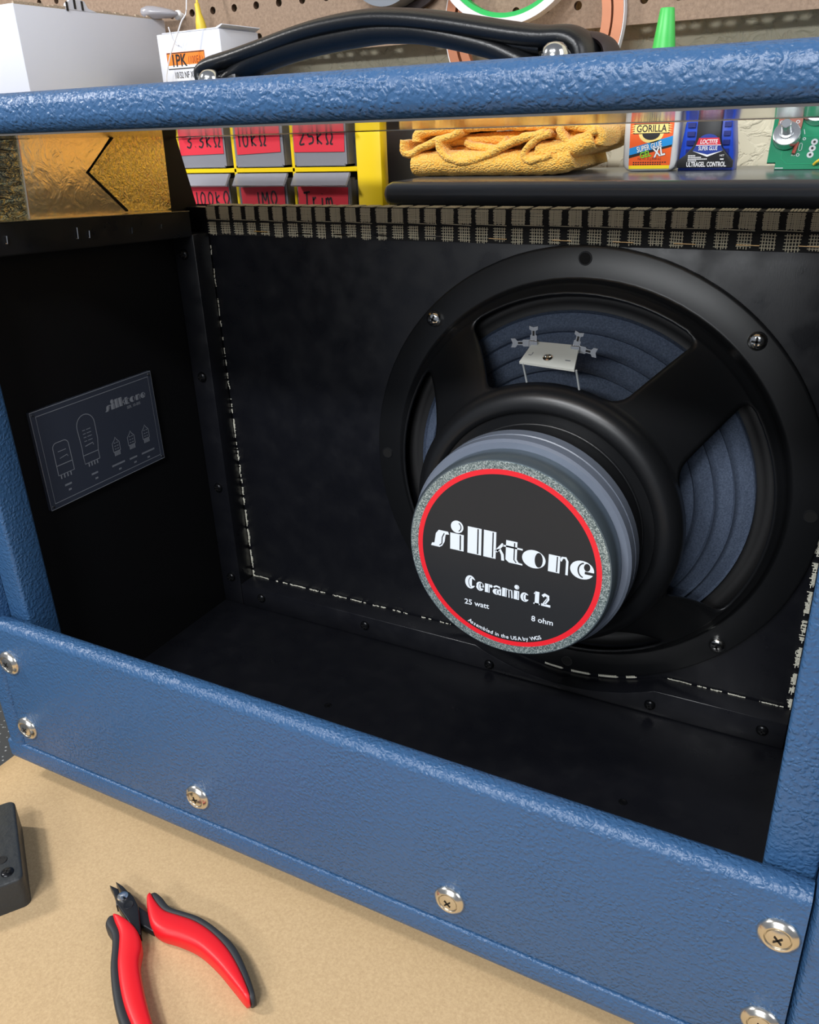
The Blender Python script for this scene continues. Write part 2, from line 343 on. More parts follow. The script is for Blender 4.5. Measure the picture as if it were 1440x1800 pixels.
# fat deco lettering: white mass (mi 0) with black inline (mi 1)
def g_stem(bm, T, x0, x1, z0, z1, h=0.5, e=0):
    w = x1 - x0; rect(bm, T, x0, x1, z0, z1, 0, e); rect(bm, T, x0 + w * .70, x0 + w * .80, z0 + h, z1 - h, 1, e + .05)
def g_round(bm, T, cx, cz, rx, rz, e=0, opening=None):
    ell(bm, T, cx, cz, rx, rz, 0, e)
    ell(bm, T, cx + rx * .42, cz, rx * .34, rz * .82, 1, e + .05)
    stroke(bm, T, arc(cx + rx * .30, cz, rx * .42, rz * .86, 110, 250), rx * .09, 0, e + .10)
def fat(bm, T, ch, x, w, xh, asc):
    if ch == 's':
        poly(bm, T, [(x + w*.0, -.05*xh), (x + w*.05, .12*xh), (x+w*.2,.16*xh), (x + w*.28, .75*xh), (x + w*.45, xh), (x + w*1.0, xh), (x+w*1.06,.84*xh), (x+w*.86,.80*xh), (x + w*.80, .35*xh), (x + w*.66, .06*xh), (x + w*.5, -.05*xh)], 0, 0)
        stroke(bm, T, [(x+w*.5,.06*xh),(x+w*.64,.2*xh),(x+w*.66,.6*xh),(x+w*.78,.86*xh)], w*.06, 1, .05)
    elif ch == 'i':
        g_stem(bm, T, x, x + w, 0, xh); ell(bm, T, x + w*.5, xh*1.42, w*.46, w*.46, 0, 0); stroke(bm, T, arc(x + w*.45, xh*1.42, w*.34, w*.34, -60, 60), w*.07, 1, .05)
    elif ch == 'l': g_stem(bm, T, x, x + w, 0, asc)
    elif ch == 'k':
        g_stem(bm, T, x, x + w*.62, 0, asc); stroke(bm, T, [(x+w*.62, xh*.45), (x+w*.97, xh*1.0)], w*.13, 0, 0); stroke(bm, T, [(x+w*.66, xh*.5), (x+w*.82, xh*.62),(x+w*.95, xh*.35), (x+w*.98, 0)], w*.14, 0, 0)
    elif ch == 't':
        poly(bm, T, [(x+w*.12, xh*1.28), (x+w*.70, xh*1.28), (x+w*.70, .25*xh), (x+w*.80,.08*xh),(x+w*1.0,.06*xh),(x+w*1.0,-.03*xh), (x+w*.3, -.03*xh), (x+w*.12, .12*xh)], 0, 0)
        rect(bm, T, x - w*.04, x+w*.98, xh*.86, xh*.96, 0, 0); stroke(bm, T, [(x+w*.56, 1.2*xh), (x+w*.56, .2*xh), (x+w*.68, .05*xh)], w*.06, 1, .05)
    elif ch == 'o': g_round(bm, T, x + w*.5, xh*.5, w*.5, xh*.53)
    elif ch == 'n':
        g_stem(bm, T, x, x + w*.58, 0, xh); stroke(bm, T, [(x+w*.60, xh*.75), (x+w*.68, xh*.96), (x+w*.84, xh*.98), (x+w*.93, xh*.80), (x+w*.94, 0)], w*.12, 0, 0)
    elif ch in 'ec':
        ell(bm, T, x + w*.5, xh*.5, w*.5, xh*.53, 0, 0)
        poly(bm, T, [(x+w*.62, xh*.30), (x+w*1.06, xh*.30), (x+w*1.06, xh*(.46 if ch=='e' else .80)), (x+w*.62, xh*(.46 if ch=='e' else .80))], 1, .05)
        if ch == 'e': ell(bm, T, x + w*.70, xh*.70, w*.13, xh*.22, 1, .05)
        stroke(bm, T, arc(x + w*.60, xh*.5, w*.26, xh*.42, 100, 260), w*.06, 1, .08)
    elif ch == 'C':
        ell(bm, T, x + w*.5, asc*.5, w*.5, asc*.52, 0, 0)
        poly(bm, T, [(x+w*.66, asc*.22), (x+w*1.1, asc*.30), (x+w*1.1, asc*.66), (x+w*.66, asc*.80)], 1, .05)
        stroke(bm, T, arc(x + w*.62, asc*.5, w*.28, asc*.40, 100, 260), w*.06, 1, .08)
    elif ch == 'r':
        g_stem(bm, T, x, x + w*.66, 0, xh, .2); ell(bm, T, x + w*.84, xh*.82, w*.20, xh*.17, 0, 0)
    elif ch == 'a':
        ell(bm, T, x + w*.42, xh*.32, w*.42, xh*.34, 0, 0); rect(bm, T, x+w*.72, x+w*.98, 0, xh*.8, 0, 0); stroke(bm, T, [(x+w*.1, xh*.8), (x+w*.4, xh*.98), (x+w*.75, xh*.92), (x+w*.85, xh*.7)], w*.2, 0, 0)
        stroke(bm, T, arc(x + w*.6, xh*.33, w*.18, xh*.26, 100, 260), w*.08, 1, .05)
    elif ch == 'm':
        g_stem(bm, T, x, x + w*.42, 0, xh, .2); stroke(bm, T, [(x+w*.45, xh*.9), (x+w*.62, xh*.9), (x+w*.66, 0)], w*.1, 0, 0); stroke(bm, T, [(x+w*.70, xh*.9), (x+w*.88, xh*.9), (x+w*.94, 0)], w*.12, 0, 0)
    elif ch == '1':
        rect(bm, T, x + w*.25, x + w*.95, 0, asc, 0, 0); poly(bm, T, [(x, asc*.78), (x+w*.3, asc*.78), (x+w*.3, asc)], 0, 0); rect(bm, T, x+w*.05, x+w*1.1, 0, asc*.1, 0, 0)
    elif ch == '2':
        stroke(bm, T, [(x+w*.1, asc*.74), (x+w*.35, asc*.9), (x+w*.68, asc*.82), (x+w*.7, asc*.6), (x+w*.3, asc*.16)], w*.34, 0, 0); rect(bm, T, x, x+w, 0, asc*.18, 0, 0)
        stroke(bm, T, [(x+w*.6, asc*.75), (x+w*.6, asc*.55), (x+w*.35, asc*.25)], w*.05, 1, .05)

# ================================================================== SETTING
W, D = 0.499, 0.242
ZT = -0.035                                   # top of the bench
bm = new(); box(bm, -2.0, 2.4, -2.6, 0.30, -0.94, -0.92); struct('floor', bm, M_FLOOR, smooth=False)
bm = new(); box(bm, -2.0, 2.4, 0.235, 0.30, -0.92, 1.7); struct('wall_back', bm, M_WALL, smooth=False)

# workbench: speckled top on legs
t = thing('workbench', 'workbench with a dark speckled laminate top, under the kraft paper', 'workbench', (0.3, -0.3, -0.92))
bm = new(); box(bm, -1.1, 1.5, -0.62, 0.233, ZT - 0.032, ZT, bev=0.004); obj('benchtop', bm, M_BENCH, t)
for x in (-1.0, 1.4):
    for y in (-0.54, 0.15):
        bm = new(); box(bm, x - .04, x + .04, y - .04, y + .04, -0.92, ZT - 0.032, bev=0.003); obj('leg', bm, M_DKPL, t)
# kraft paper sheet, a little wavy
bm = new(); nx, ny = 60, 24
g = [[bm.verts.new((-0.0405 + 1.0 * i / nx + (0.0006 * math.sin(j)), -0.60 + 0.60 * j / ny, ZT + 0.0004 + 0)) for j in range(ny + 1)] for i in range(nx + 1)]
for i in range(nx):
    for j in range(ny): bm.faces.new((g[i][j], g[i + 1][j], g[i + 1][j + 1], g[i][j + 1]))
o = obj('kraft_paper', bm, M_KRAFT, loc=(0.4, -0.3, ZT)); tag(o, 'tan kraft paper sheet spread on the bench under the blue cabinet', 'paper')
md = o.modifiers.new('thick', 'SOLIDIFY'); md.thickness = 0.0002; md.offset = 1

# pegboard with real holes, standing off the wall
pt = thing('pegboard', 'brown hardboard pegboard with rows of holes hung on the wall', 'pegboard', (0.2, 0.2, 0.4545))
bm = new(); P = 0.0254; y0, y1 = 0.2, 0.205; R = 0.0032
xs0 = -0.1385 - P * 24; zs0 = 0.4705; ZB = 0.4545
for i in range(52):
    for j in range(17):
        cx, cz = xs0 + P * i, zs0 + P * j
        zlo = ZB if j == 0 else cz - P / 2; zhi = cz + P / 2; xa, xb = cx - P / 2, cx + P / 2
        sq = [(xb, cz), (xb, zhi), (cx, zhi), (xa, zhi), (xa, cz), (xa, zlo), (cx, zlo), (xb, zlo)]
        ang = [math.atan2(q[1] - cz, q[0] - cx) for q in sq]; cc = [(cx + R * math.cos(2 * PI * k / 16), cz + R * math.sin(2 * PI * k / 16)) for k in range(16)]
        fc = [bm.verts.new((p[0], y0, p[1])) for p in cc]; fs_ = [bm.verts.new((p[0], y0, p[1])) for p in sq]
        bc = [bm.verts.new((p[0], y1, p[1])) for p in cc]; bs_ = [bm.verts.new((p[0], y1, p[1])) for p in sq]
        for k in range(8):
            a = 2 * k; bm.faces.new((fc[a], fc[a + 1], fc[(a + 2) % 16], fs_[(k + 1) % 8], fs_[k])); bm.faces.new((bs_[k], bs_[(k + 1) % 8], bc[(a + 2) % 16], bc[a + 1], bc[a]))
        for k in range(16): bm.faces.new((fc[k], bc[k], bc[(k + 1) % 16], fc[(k + 1) % 16])).material_index = 1
xa, xb = xs0 - P / 2, xs0 + P * 51.5; zt = zs0 + P * 16.5
for q in (((xa, y0, ZB), (xb, y0, ZB), (xb, y1, ZB), (xa, y1, ZB)), ((xa, y0, zt), (xb, y0, zt), (xb, y1, zt), (xa, y1, zt))): bm.faces.new([bm.verts.new(p) for p in q])
obj('hardboard', bm, [M_PEG, mat('hole_edge', (96, 72, 54), 0.8)], pt, smooth=False)
for x in (-0.72, 0.0, 1.1):
    bm = new(); box(bm, x, x + .02, 0.2052, 0.2348, 0.50, 0.86); obj('spacer', bm, M_PEG, pt, smooth=False)

# ================================================================== CABINET
cab = thing('amplifier_cabinet', 'large open-backed amplifier cabinet covered in blue textured vinyl', 'cabinet', (0.25, -0.12, ZT))
def side(sgn):
    bm = new(); xi, xo = (0, -0.018) if sgn < 0 else (W, W + 0.018)
    yz = [(-D, -0.0005), (-0.226, -0.0005), (-0.2, -0.0005), (0.016, -0.0005), (0.016, 0.33), (-0.001, 0.3953), (-0.2, 0.3953), (-0.226, 0.3953), (-D, 0.3953)]
    fs = prism(bm, yz, 0, min(xi, xo), max(xi, xo))
    # split off the inner face so the paint starts in front of the rear cleat
    bmesh.ops.bisect_plane(bm, geom=bm.verts[:] + bm.edges[:] + bm.faces[:], plane_co=(0, -0.2045, 0), plane_no=(0, 1, 0))
    bm.faces.ensure_lookup_table()
    for f in bm.faces:
        c = f.calc_center_median()
        if abs(c.x - xi) < 1e-4 and c.y > -0.2045: f.material_index = 1
        if c.y > 0.0 and abs(f.normal.x) < .3: f.material_index = 1
    bevel_where(bm, lambda a, b: abs(a.y + D) < 1e-5 and abs(b.y + D) < 1e-5 and abs(a.x - b.x) < 1e-5, 0.0055, 5)
    return bm
obj('side_panel', side(-1), [M_TOLEX, M_SIDE], cab); obj('side_panel', side(1), [M_TOLEX, M_SIDE], cab)
# bottom board
bm = new(); prism(bm, [(-D, -0.019), (-D, 0), (-0.230, 0), (0.016, 0), (0.016, -0.019)], 0, -0.018, W + 0.018)
for f in bm.faces:
    c = f.calc_center_median()
    if f.normal.z > .9 and c.y > -0.229: f.material_index = 1
bevel_where(bm, lambda a, b: abs(a.y + D) < 1e-5 and abs(b.y + D) < 1e-5 and a.z < -.018 and b.z < -.018, 0.007, 5)
bevel_where(bm, lambda a, b: abs(a.y + D) < 1e-5 and abs(b.y + D) < 1e-5 and abs(a.x - b.x) > .3 and a.z > -.001, 0.0015, 3)
bevel_where(bm, lambda a, b: a.z < -.018 and b.z < -.018 and abs(a.x - b.x) < 1e-4 and abs(a.y - b.y) > .1, 0.006, 4)
obj('bottom_panel', bm, [M_TOLEX, M_BLACK], cab)
# top board
bm = new(); prism(bm, [(-D, 0.3955), (-D, 0.4122), (-0.001, 0.4122), (-0.001, 0.3955)], 0, -0.0185, W + 0.0185)
bevel_where(bm, lambda a, b: abs(a.y + D) < 1e-5 and abs(b.y + D) < 1e-5 and abs(a.x - b.x) > .3, 0.0070, 7)
bevel_where(bm, lambda a, b: a.z > .4115 and b.z > .4115 and abs(a.x - b.x) < 1e-3, 0.006, 4)
def sag(bm):
    for v in bm.verts: v.co.z -= .0016 * max(0, (v.co.x - .15) / .35)
sag(bm); obj('top_panel', bm, M_TOLEX, cab)
# reflective shield on the underside of the top
bm = new(); prism(bm, [(-0.229, 0.3954), (-0.001, 0.3954), (-0.001, 0.3898), (-0.229, 0.3946)], 0, 0.0, W); sag(bm)
sh = obj('shield_sheet', bm, M_FOILT, cab, smooth=False, label='mirror-bright foil lining under the top')
bm = new(); box(bm, 0.001, W - .001, -0.0015, -0.0008 + .0012, 0.3893, 0.3902, bev=.0003); sag(bm); obj('foil_edge', bm, M_FOILT, sh)
# rear cleats (vinyl covered)
for xa, xb in ((0.0002, 0.019), (W - 0.0213, W - 0.0002)):
    bm = new(); box(bm, xa, xb, -0.227, -0.2042, 0.0003, 0.3925, bev=0.0022, seg=3); obj('rear_cleat', bm, M_TOLEX, cab)
# baffle board
bm = new(); box(bm, 0.0005, W - .0005, 0, 0.012, 0.0005, 0.3405, bev=0.001); obj('baffle_board', bm, M_BLACK, cab)
# front cleats
SX, SZ = 0.3207, 0.1658
for xa, xb in ((0.0003, 0.021), (W - 0.021, W - .0003)):
    bm = new(); box(bm, xa, xb, -0.0192, -0.0012, 0.0003, 0.3225, bev=0.0008); cl = obj('front_cleat', bm, M_BLACK, cab)
    if xa < .1: CLL = cl
NR = 0.1605
a_end = math.acos((SZ - 0.021) / NR); pts = [(0.0213, 0.0003), (W - .0213, 0.0003), (W - .0213, 0.021)]
for i in range(25):
    a = a_end - 2 * a_end * i / 24; pts.append((SX + NR * math.sin(a), SZ - NR * math.cos(a)))
pts.append((0.0213, 0.021))
bm = new(); prism(bm, pts, 1, -0.0192, -0.0012); bevel_where(bm, lambda a, b: abs(a.y - b.y) < 1e-5 and a.y < -.019, 0.0007, 2); CLB = obj('bottom_cleat', bm, M_BLACK, cab)

def pan_screw(bm, c, r, ax, h=None, mi=0, mx=1, rot=0.3):
    h = h or r * .62; lathe(bm, [(r, 0), (r, h * .25), (r * .9, h * .6), (r * .62, h * .88), (r * .25, h), (0, h)], c, ax, 20, mi)
    A = Vector(ax).normalized(); u, v = frame_for(A); C = Vector(c) + A * h * .93
    for k in (0, 1):
        d = u * math.cos(rot + k * PI / 2) + v * math.sin(rot + k * PI / 2); e = A.cross(d); L, wd = r * .55, r * .12
        q = [C + d * L + e * wd, C - d * L + e * wd, C - d * L - e * wd, C + d * L - e * wd]
        fs = [bm.faces.new([bm.verts.new(p + A * h * .10) for p in q])]; setm(bm, fs, mx)
for z, x in ((0.308, .0100), (0.212, .0108), (0.1145, .0112), (0.027, .0115)):
    bm = new(); pan_screw(bm, (x, -0.0193, z), 0.0042, (0, -1, 0), rot=random.random()); obj('cleat_screw', bm, [M_DSCREW, M_BLACK2], CLL, smooth=True)
for x, z in ((0.0434, .0125), (0.151, .0125), (0.2635, .0065), (0.388, .0085), (0.463, .012)):
    bm = new(); pan_screw(bm, (x, -0.0193, z), 0.0040, (0, -1, 0), rot=random.random()); obj('cleat_screw', bm, [M_DSCREW, M_BLACK2], CLB)
for x, y in ((0.1717, -0.1101), (0.394, -0.1126)):
    bm = new(); lathe(bm, [(0.0028, 0), (0.0028, .0002), (.0020, .0004), (0.0016, .0001), (0, .0001)], (x, y, 0.0), (0, 0, 1), 16); obj('floor_screw', bm, M_DSCREW, cab)

# grille cloth: real woven threads over a black backing
bm = new(); rnd = random.Random(3)
box(bm, 0.0215, W - .0215, -0.0009, -0.0001, 0.3205, 0.3415, 1)                      # folded over the rear of the baffle
box(bm, 0.0215, W - .0215, -0.0008, 0.0130, 0.3407, 0.3416, 1); box(bm, 0.001, W - .001, 0.0121, 0.0132, 0.002, 0.3415, 1)
def thread(x0, z0, x1, z1, wd, y, mi=0):
    dx, dz = x1 - x0, z1 - z0; l = math.hypot(dx, dz) or 1; nx, nz = -dz / l * wd / 2, dx / l * wd / 2
    a = [(x0 + nx, z0 + nz), (x0 - nx, z0 - nz), (x1 - nx, z1 - nz), (x1 + nx, z1 + nz)]
    prism(bm, a, 1, y - 0.00045, y, mi)
px = 0.0124; n_ = int((W - .043) / px)
for i in range(n_ + 1):
    xa = 0.0222 + i * px
    for row in (0, 1):
        if row == 0: za, zb, den = 0.3325, 0.3412, 9
        else: za, zb, den = 0.3212 + rnd.uniform(-.0006, .0012), 0.3302, 5
        wblk = px * (0.66 if row == 0 else 0.62) * rnd.uniform(.9, 1.08)
        for k in range(den):
            x = xa + wblk * (k + .5) / den + rnd.uniform(-.0002, .0002)
            thread(x + rnd.uniform(-.0003, .0003), za - rnd.uniform(0, .0009), x, zb, 0.00062 if row == 0 else 0.0005, -0.0009)
        for k in range(den):
            z = za + (zb - za) * (k + .5) / den
            thread(xa - .0003 - rnd.uniform(0, .0004), z + rnd.uniform(-.0002, .0002), xa + wblk + rnd.uniform(0, .0005), z + rnd.uniform(-.0003, .0002), 0.00055 if row == 0 else 0.00045, -0.0012)
    if i % 2 == 0: thread(xa, 0.3320, xa + px * 1.7, 0.3316 + rnd.uniform(-.0004, .0004), 0.0004, -0.0013)
    for k in range(5):                                                              # threads rolling over the top
        x = xa + px * .74 * (k + .5) / 5; box(bm, x - .0006, x + .0006, -0.0008, 0.0125, 0.3416, 0.3420, 0)
gc = obj('grille_cloth', bm, [M_BEIGE, M_WBACK], cab, smooth=False, label='grey-beige woven grille cloth folded over the baffle')
# frayed cloth edges peeking from behind the cleats
bm = new(); rnd = random.Random(11)
def fray(p0, p1, wfun, dens, prob):
    L = math.hypot(p1[0] - p0[0], p1[1] - p0[1]); ux, uz = (p1[0] - p0[0]) / L, (p1[1] - p0[1]) / L; nx, nz = wfun[2]
    s = 0
    while s < L:
        t_ = s / L; wd = (wfun[0] + (wfun[1] - wfun[0]) * t_) * rnd.uniform(.5, 1.15)
        if rnd.random() < prob(t_) and (int(s / .0052) % 4 != 3):
            x, z = p0[0] + ux * s, p0[1] + uz * s
            thread(x, z, x + nx * wd, z + nz * wd, 0.0005, -0.0006)
            if rnd.random() < .8:
                o_ = rnd.uniform(.15, 1) * wd; thread(x + nx * o_, z + nz * o_, x + nx * o_ + ux * .0022, z + nz * o_ + uz * .0022, 0.0005, -0.0009)
        s += dens
fray((0.0212, 0.318), (0.0212, 0.022), (0.0006, 0.0021, (1, 0)), 0.0011, lambda t: .35 + .55 * t)
fray((0.0212, 0.0212), (W - .0215, 0.0212), (0.0009, 0.0006, (0, 1)), 0.0013, lambda t: .75 if t < .3 or t > .82 else (.35 if t < .45 else 0))
fray((W - .0212, 0.30), (W - .0212, 0.022), (0.0034, 0.0030, (-1, 0)), 0.0009, lambda t: .9)
for i in range(60):                                                                  # along the scooped cleat under the speaker
    a = -a_end * .25 + a_end * 1.0 * i / 60
    if (i // 6) % 3 == 2: continue
    x, z = SX + (NR - .0008) * math.sin(a), SZ - (NR - .0008) * math.cos(a); thread(x, z, x - math.sin(a) * .002, z + math.cos(a) * .002, .0006, -.0006)
    thread(x, z + .001, x + .0015, z + .0012, .0005, -.0009)
obj('cloth_edge', bm, M_PALE, cab, smooth=False, label='pale frayed cloth edge along the cleats')
for x, z in ((.0717, .3240), (.1100, .3235), (.1428, .3235), (.1747, .3238), (.2144, .3240), (.2606, .3234), (.3032, .3234), (.3417, .3234), (.3777, .3234), (.4124, .3236), (.4447, .3238)):
    bm = new(); hw = .0062; tube(bm, [(x - hw, -0.0008, z), (x - hw, -.0018, z), (x + hw, -.0018, z - .0002), (x + hw, -.0008, z - .0002)], 0.00042, n=6); obj('staple', bm, M_CHROME, gc)

# chassis rail on the left wall, its staples, foil shields
bm = new(); ry = [(-0.2035, 0.3312), (-0.2035, 0.3500), (-0.002, 0.3385), (-0.002, 0.3205)]
ry = [(-0.2035, 0.3305), (-0.2035, 0.3500), (-0.018, 0.3391), (-0.018, 0.3212)]
prism(bm, ry, 0, 0.0003, 0.020); bmesh.ops.bevel(bm, geom=bm.edges[:], offset=.0008, segments=2, affect='EDGES'); rail = obj('chassis_rail', bm, M_BLACK, cab)
for y, z, l in ((-.1796, .3386, .0022), (-.1267, .3363, .0034), (-.1172, .3345, .0022), (-.0794, .3325, .0018), (-.0505, .3321, .0014)):
    bm = new(); tube(bm, [(.0200, y, z - l), (.0208, y, z - l), (.0208, y + .0006, z + l), (.0200, y + .0006, z + l)], .00045, n=6); obj('staple', bm, M_CHROME, rail)
def foil_sheet(yz, off, crs=0.0):
    bm = new(); prism(bm, yz, 0, 0.0003, off); return bm
rz_ = lambda y: 0.3391 + (-y - .018) * .0588
fs1 = foil_sheet([(-0.2035, rz_(-.2035) + .0002), (-0.145, rz_(-.145) + .0002), (-0.141, 0.3925), (-0.2035, 0.3925)], 0.0012); obj('foil_shield', fs1, M_FOILC, cab, smooth=False, label='crinkled dull foil patch')
bm = foil_sheet([(-0.1455, rz_(-.1455) + .0002), (-0.0165, rz_(-.0165) + .0002), (-0.0145, 0.3925), (-0.1420, 0.3925)], 0.0008); F2 = obj('foil_shield', bm, M_FOIL, cab, smooth=False, label='smooth gold-toned foil sheet')
# arrow-shaped wrinkled patch; its yellow is a reflection put into the foil colour
bm = new(); prism(bm, [(-0.0900, .3707), (-0.0640, .3910), (-0.0150, .3922), (-0.0172, rz_(-.0172) + .001), (-0.0610, rz_(-.061) + .002)], 0, 0.0009, 0.0016); obj('foil_yellow_reflection', bm, M_FOILY, F2, smooth=False)
bm = new(); tube(bm, [(.0014, -.0640, .3912), (.0014, -.0908, .3707), (.0014, -.0612, rz_(-.061) + .002)], .0008, n=6); obj('foil_dark_reflection', bm, M_BLACK2, F2)  # dark arrow-shaped reflection in the foil, painted as a black line
bm = new(); tube(bm, smooth_path([(.0012, -.1412, .3925), (.0014, -.1425, .378), (.0014, -.1435, .362), (.0014, -.1450, rz_(-.145))], 4), .0009, n=6); obj('foil_seam', bm, M_FOIL, F2)
bm = new(); prism(bm, [(-0.2035, rz_(-.2035)), (-.0185, rz_(-.0185)), (-.0185, rz_(-.0185) + .0005), (-0.2035, rz_(-.2035) + .0005)], 0, .0005, .0205); obj('foil_lap', bm, M_FOIL, rail, smooth=False)

# lower back panel with finish-washer screws
bm = new(); prism(bm, [(-0.2415, 0.0012), (-0.2415, 0.1036), (-0.2275, 0.1036), (-0.2275, 0.0012)], 0, 0.0008, W - .0008)
bevel_where(bm, lambda a, b: a.z > .1 and b.z > .1 and abs(a.x - b.x) > .3, 0.0062, 6)
bevel_where(bm, lambda a, b: a.z < .002 and b.z < .002 and abs(a.x - b.x) > .3 and a.y < -.24, 0.0016, 3)
bevel_where(bm, lambda a, b: abs(a.x - b.x) < 1e-5 and a.y < -.2414 and b.y < -.2414, 0.0014, 2)
bp = obj('back_panel', bm, M_TOLEX, cab, label='narrow blue vinyl covered lower back panel')
for k, (x, z) in enumerate(((.0096, .0741), (.0096, .0196), (.1628, .0196), (.3350, .0196), (W - .0103, .0741 + .004), (W - .0103, .0196 + .003))):
    bm = new(); c = (x, -0.2415, z)
    lathe(bm, [(.0088, 0), (.0088, .0008), (.0080, .0022), (.0064, .0032), (.0056, .0030), (.0052, .0020), (.0050, .0020), (.0048, .0028), (.0030, .0034), (0, .0036)], c, (0, -1, 0), 36)
    A = Vector((0, -1, 0)); rt = (.9, .7, .3, .8, .75, .4)[k]
    for q in (0, 1):
        d = Vector((math.cos(rt + q * PI / 2), 0, math.sin(rt + q * PI / 2))); e = Vector((-d.z, 0, d.x)); C = Vector(c) + A * .00375
        setm(bm, [bm.faces.new([bm.verts.new(p) for p in (C + d * .0024 + e * .0004, C - d * .0024 + e * .0004, C - d * .0024 - e * .0004, C + d * .0024 - e * .0004)])], 1)
    obj('finish_screw', bm, [M_NICKEL, M_BLACK2], bp, label='nickel finish washer and screw')
# rubber feet
for x in (.024, .475):
    for y in (-.213, -.02):
        bm = new(); lathe(bm, [(0, 0), (.0165, 0), (.0165, .004), (.0145, .0144), (.012, .0146), (0, .0146)], (x, y, -0.0192), (0, 0, -1), 32); obj('rubber_foot', bm, M_RUBBER, cab)

# engraved acrylic plate on the left wall
bm = new(); Y0, Y1, Z0, Z1 = -.1790, -.0670, .1580, .2288
box(bm, 0.0003, 0.0030, Y0, Y1, Z0, Z1, bev=.0002, seg=1); pl = obj('engraved_plate', bm, M_ACRYL, cab, label='clear acrylic plate engraved with valve outlines')
T = lambda a, b, e=0: Vector((0.00305 + e / 1000, a, b))
T2 = lambda a, b, e=0: Vector((0.0031 + e / 1000, a / 1000, b / 1000))
bm = new()
def S(p, wd=.45, closed=False): stroke(bm, T2, p, wd, 0, 0, closed)
S([(-178.6, 228.6), (-67.2, 228.6), (-67.2, 158.2), (-178.6, 158.2)], .5, True); S([(-174.6, 225), (-70.6, 225), (-70.6, 162), (-174.6, 162)], .5, True)
S([(-167, 180)] + [(-167, 198)] + arc(-163.5, 199.5, 3.5, 3.5, 180, 90, 5) + arc(-157, 199.5, 3.5, 3.5, 90, 0, 5) + [(-153.2, 186), (-153.2, 179.8)], .5); S([(-167, 187), (-153, 187)], .5); S([(-167, 180), (-153.2, 180)], .4)
S([(-163.5, 196.5), (-156.5, 196.5)]); S([(-163, 191.5), (-156.5, 192.5), (-156, 191)])
for k in range(4): S([(-165 + k * 2.8, 180), (-165 + k * 2.8, 177)], .9)
S([(-143.5, 186)] + [(-143.2, 192)] + [(-144, 206)] + arc(-136, 207, 8, 8, 180, 0, 12) + [(-128, 195), (-129.5, 186.5), (-129.5, 180)] , .5); S([(-143.5, 186.3), (-129.5, 186.3)], .5); S([(-143.5, 186), (-143.2, 180), (-129.5, 180)], .5)
for k in range(4): S([(-140 + k * 2.6, 180), (-140 + k * 2.6, 177)], .9)
for z in (204, 201.4, 198.8, 196): S([(-140, z), (-137.5, z)]); S([(-136.5, z), (-132.5, z)])
S([(-140, 192.5), (-133, 193.3), (-132.6, 191.5)], .6)
for cx in (-112.5, -97.3, -82.2):
    S([(cx - 3.6, 179.5), (cx - 3.6, 186)] + [(cx - 1, 188.3), (cx, 190.3), (cx + 1, 188.3)] + [(cx + 3.2, 186), (cx + 3.2, 179.5)], .5); S([(cx - 3.6, 179.5), (cx + 3.2, 179.5)], .5)
    for k in range(5): S([(cx - 2.6 + k * 1.2, 179.5), (cx - 2.6 + k * 1.2, 176.2)], .8)
    for z in (186, 183.6, 181.4): S([(cx - 2, z), (cx - .4, z)], .5); S([(cx + .4, z), (cx + 2, z)], .5)
# tiny illegible captions: rows of short hatch strokes
def caption(xc, z, wd):
    k = int(wd / .85)
    for i in range(k): x = xc - wd / 2 + .85 * i; S([(x, z - .7), (x + .2, z + .7), (x + .6, z + .5), (x + .5, z - .6)], .35)
for xc, z, wd in ((-160.3, 171.5, 6.5), (-159.8, 167.4, 3), (-136.2, 170.7, 6.5), (-135.4, 166.6, 3), (-113.4, 169.7, 13), (-112.6, 165.5, 3), (-98.2, 169.2, 8), (-97, 165.2, 3), (-82.6, 169, 14), (-83, 164.4, 3)): caption(xc, z, wd)
class TT: pass
Tl = lambda a, b, e=0: Vector((0.0031 + e / 1000, -0.1165 + a / 1000, .2108 + b / 1000))
for ch, x, w_ in (('s', 0, 5.2), ('i', 5.8, 3.6), ('l', 9.9, 3.4), ('k', 13.8, 5.2), ('t', 19, 5), ('o', 24.4, 5.6), ('n', 30.6, 4.4), ('e', 35.6, 5)): fat(bm, Tl, ch, x, w_, 4.0, 6.6)
text(bm, T2, 'SER. 10-005', 3.0, -96.0, 207.0, 0, xs=.95, bold=.01)
obj('engraving', bm, [M_ENGR, M_ACRYL], pl, smooth=False)
for y, z in ((-.1765, .2266), (-.0695, .2266), (-.0695, .1602), (-.1765, .1602)):
    bm = new(); lathe(bm, [(.0010, 0), (.0009, .0006), (0, .0008)], (.0030, y, z), (1, 0, 0), 12); obj('plate_pin', bm, M_CHROME, pl)

# carrying handle on the top
HY = -0.13
def hp(pts, y=HY): return smooth_path([(a, y, b) for a, b in pts], 6)
bm = new()
low = [(0.158, .4124), (0.1685, .4190), (0.1792, .4235), (0.1974, .4272), (0.2181, .4300), (0.2473, .4322), (0.2626, .4320), (0.2802, .4300), (0.3084, .4232), (0.3220, .4180), (0.3330, .4124)]
sweep(bm, hp(low), circ(.0125, .0052, 16), 0, side=(0, 1, 0))
up = [(0.1560, .4124), (0.1515, .4170), (0.1512, .4215), (0.1571, .4240), (0.1687, .4258), (0.1872, .4291), (0.2187, .4348), (0.2477, .4370), (0.2688, .4358), (0.2918, .4322), (0.3191, .4268), (0.3349, .4242), (0.3451, .4236), (0.3506, .4215), (0.3535, .4180), (0.3545, .4124)]
sweep(bm, hp(up), circ(.0155, .0052, 16), 0, side=(0, 1, 0)); sweep(bm, hp([(a, b - .0040) for a, b in up[3:-4]]), circ(.0095, .004, 12), 0, side=(0, 1, 0))
hd = obj('carrying_handle', bm, M_HANDLE, cab, ang=80, label='black padded carrying handle')
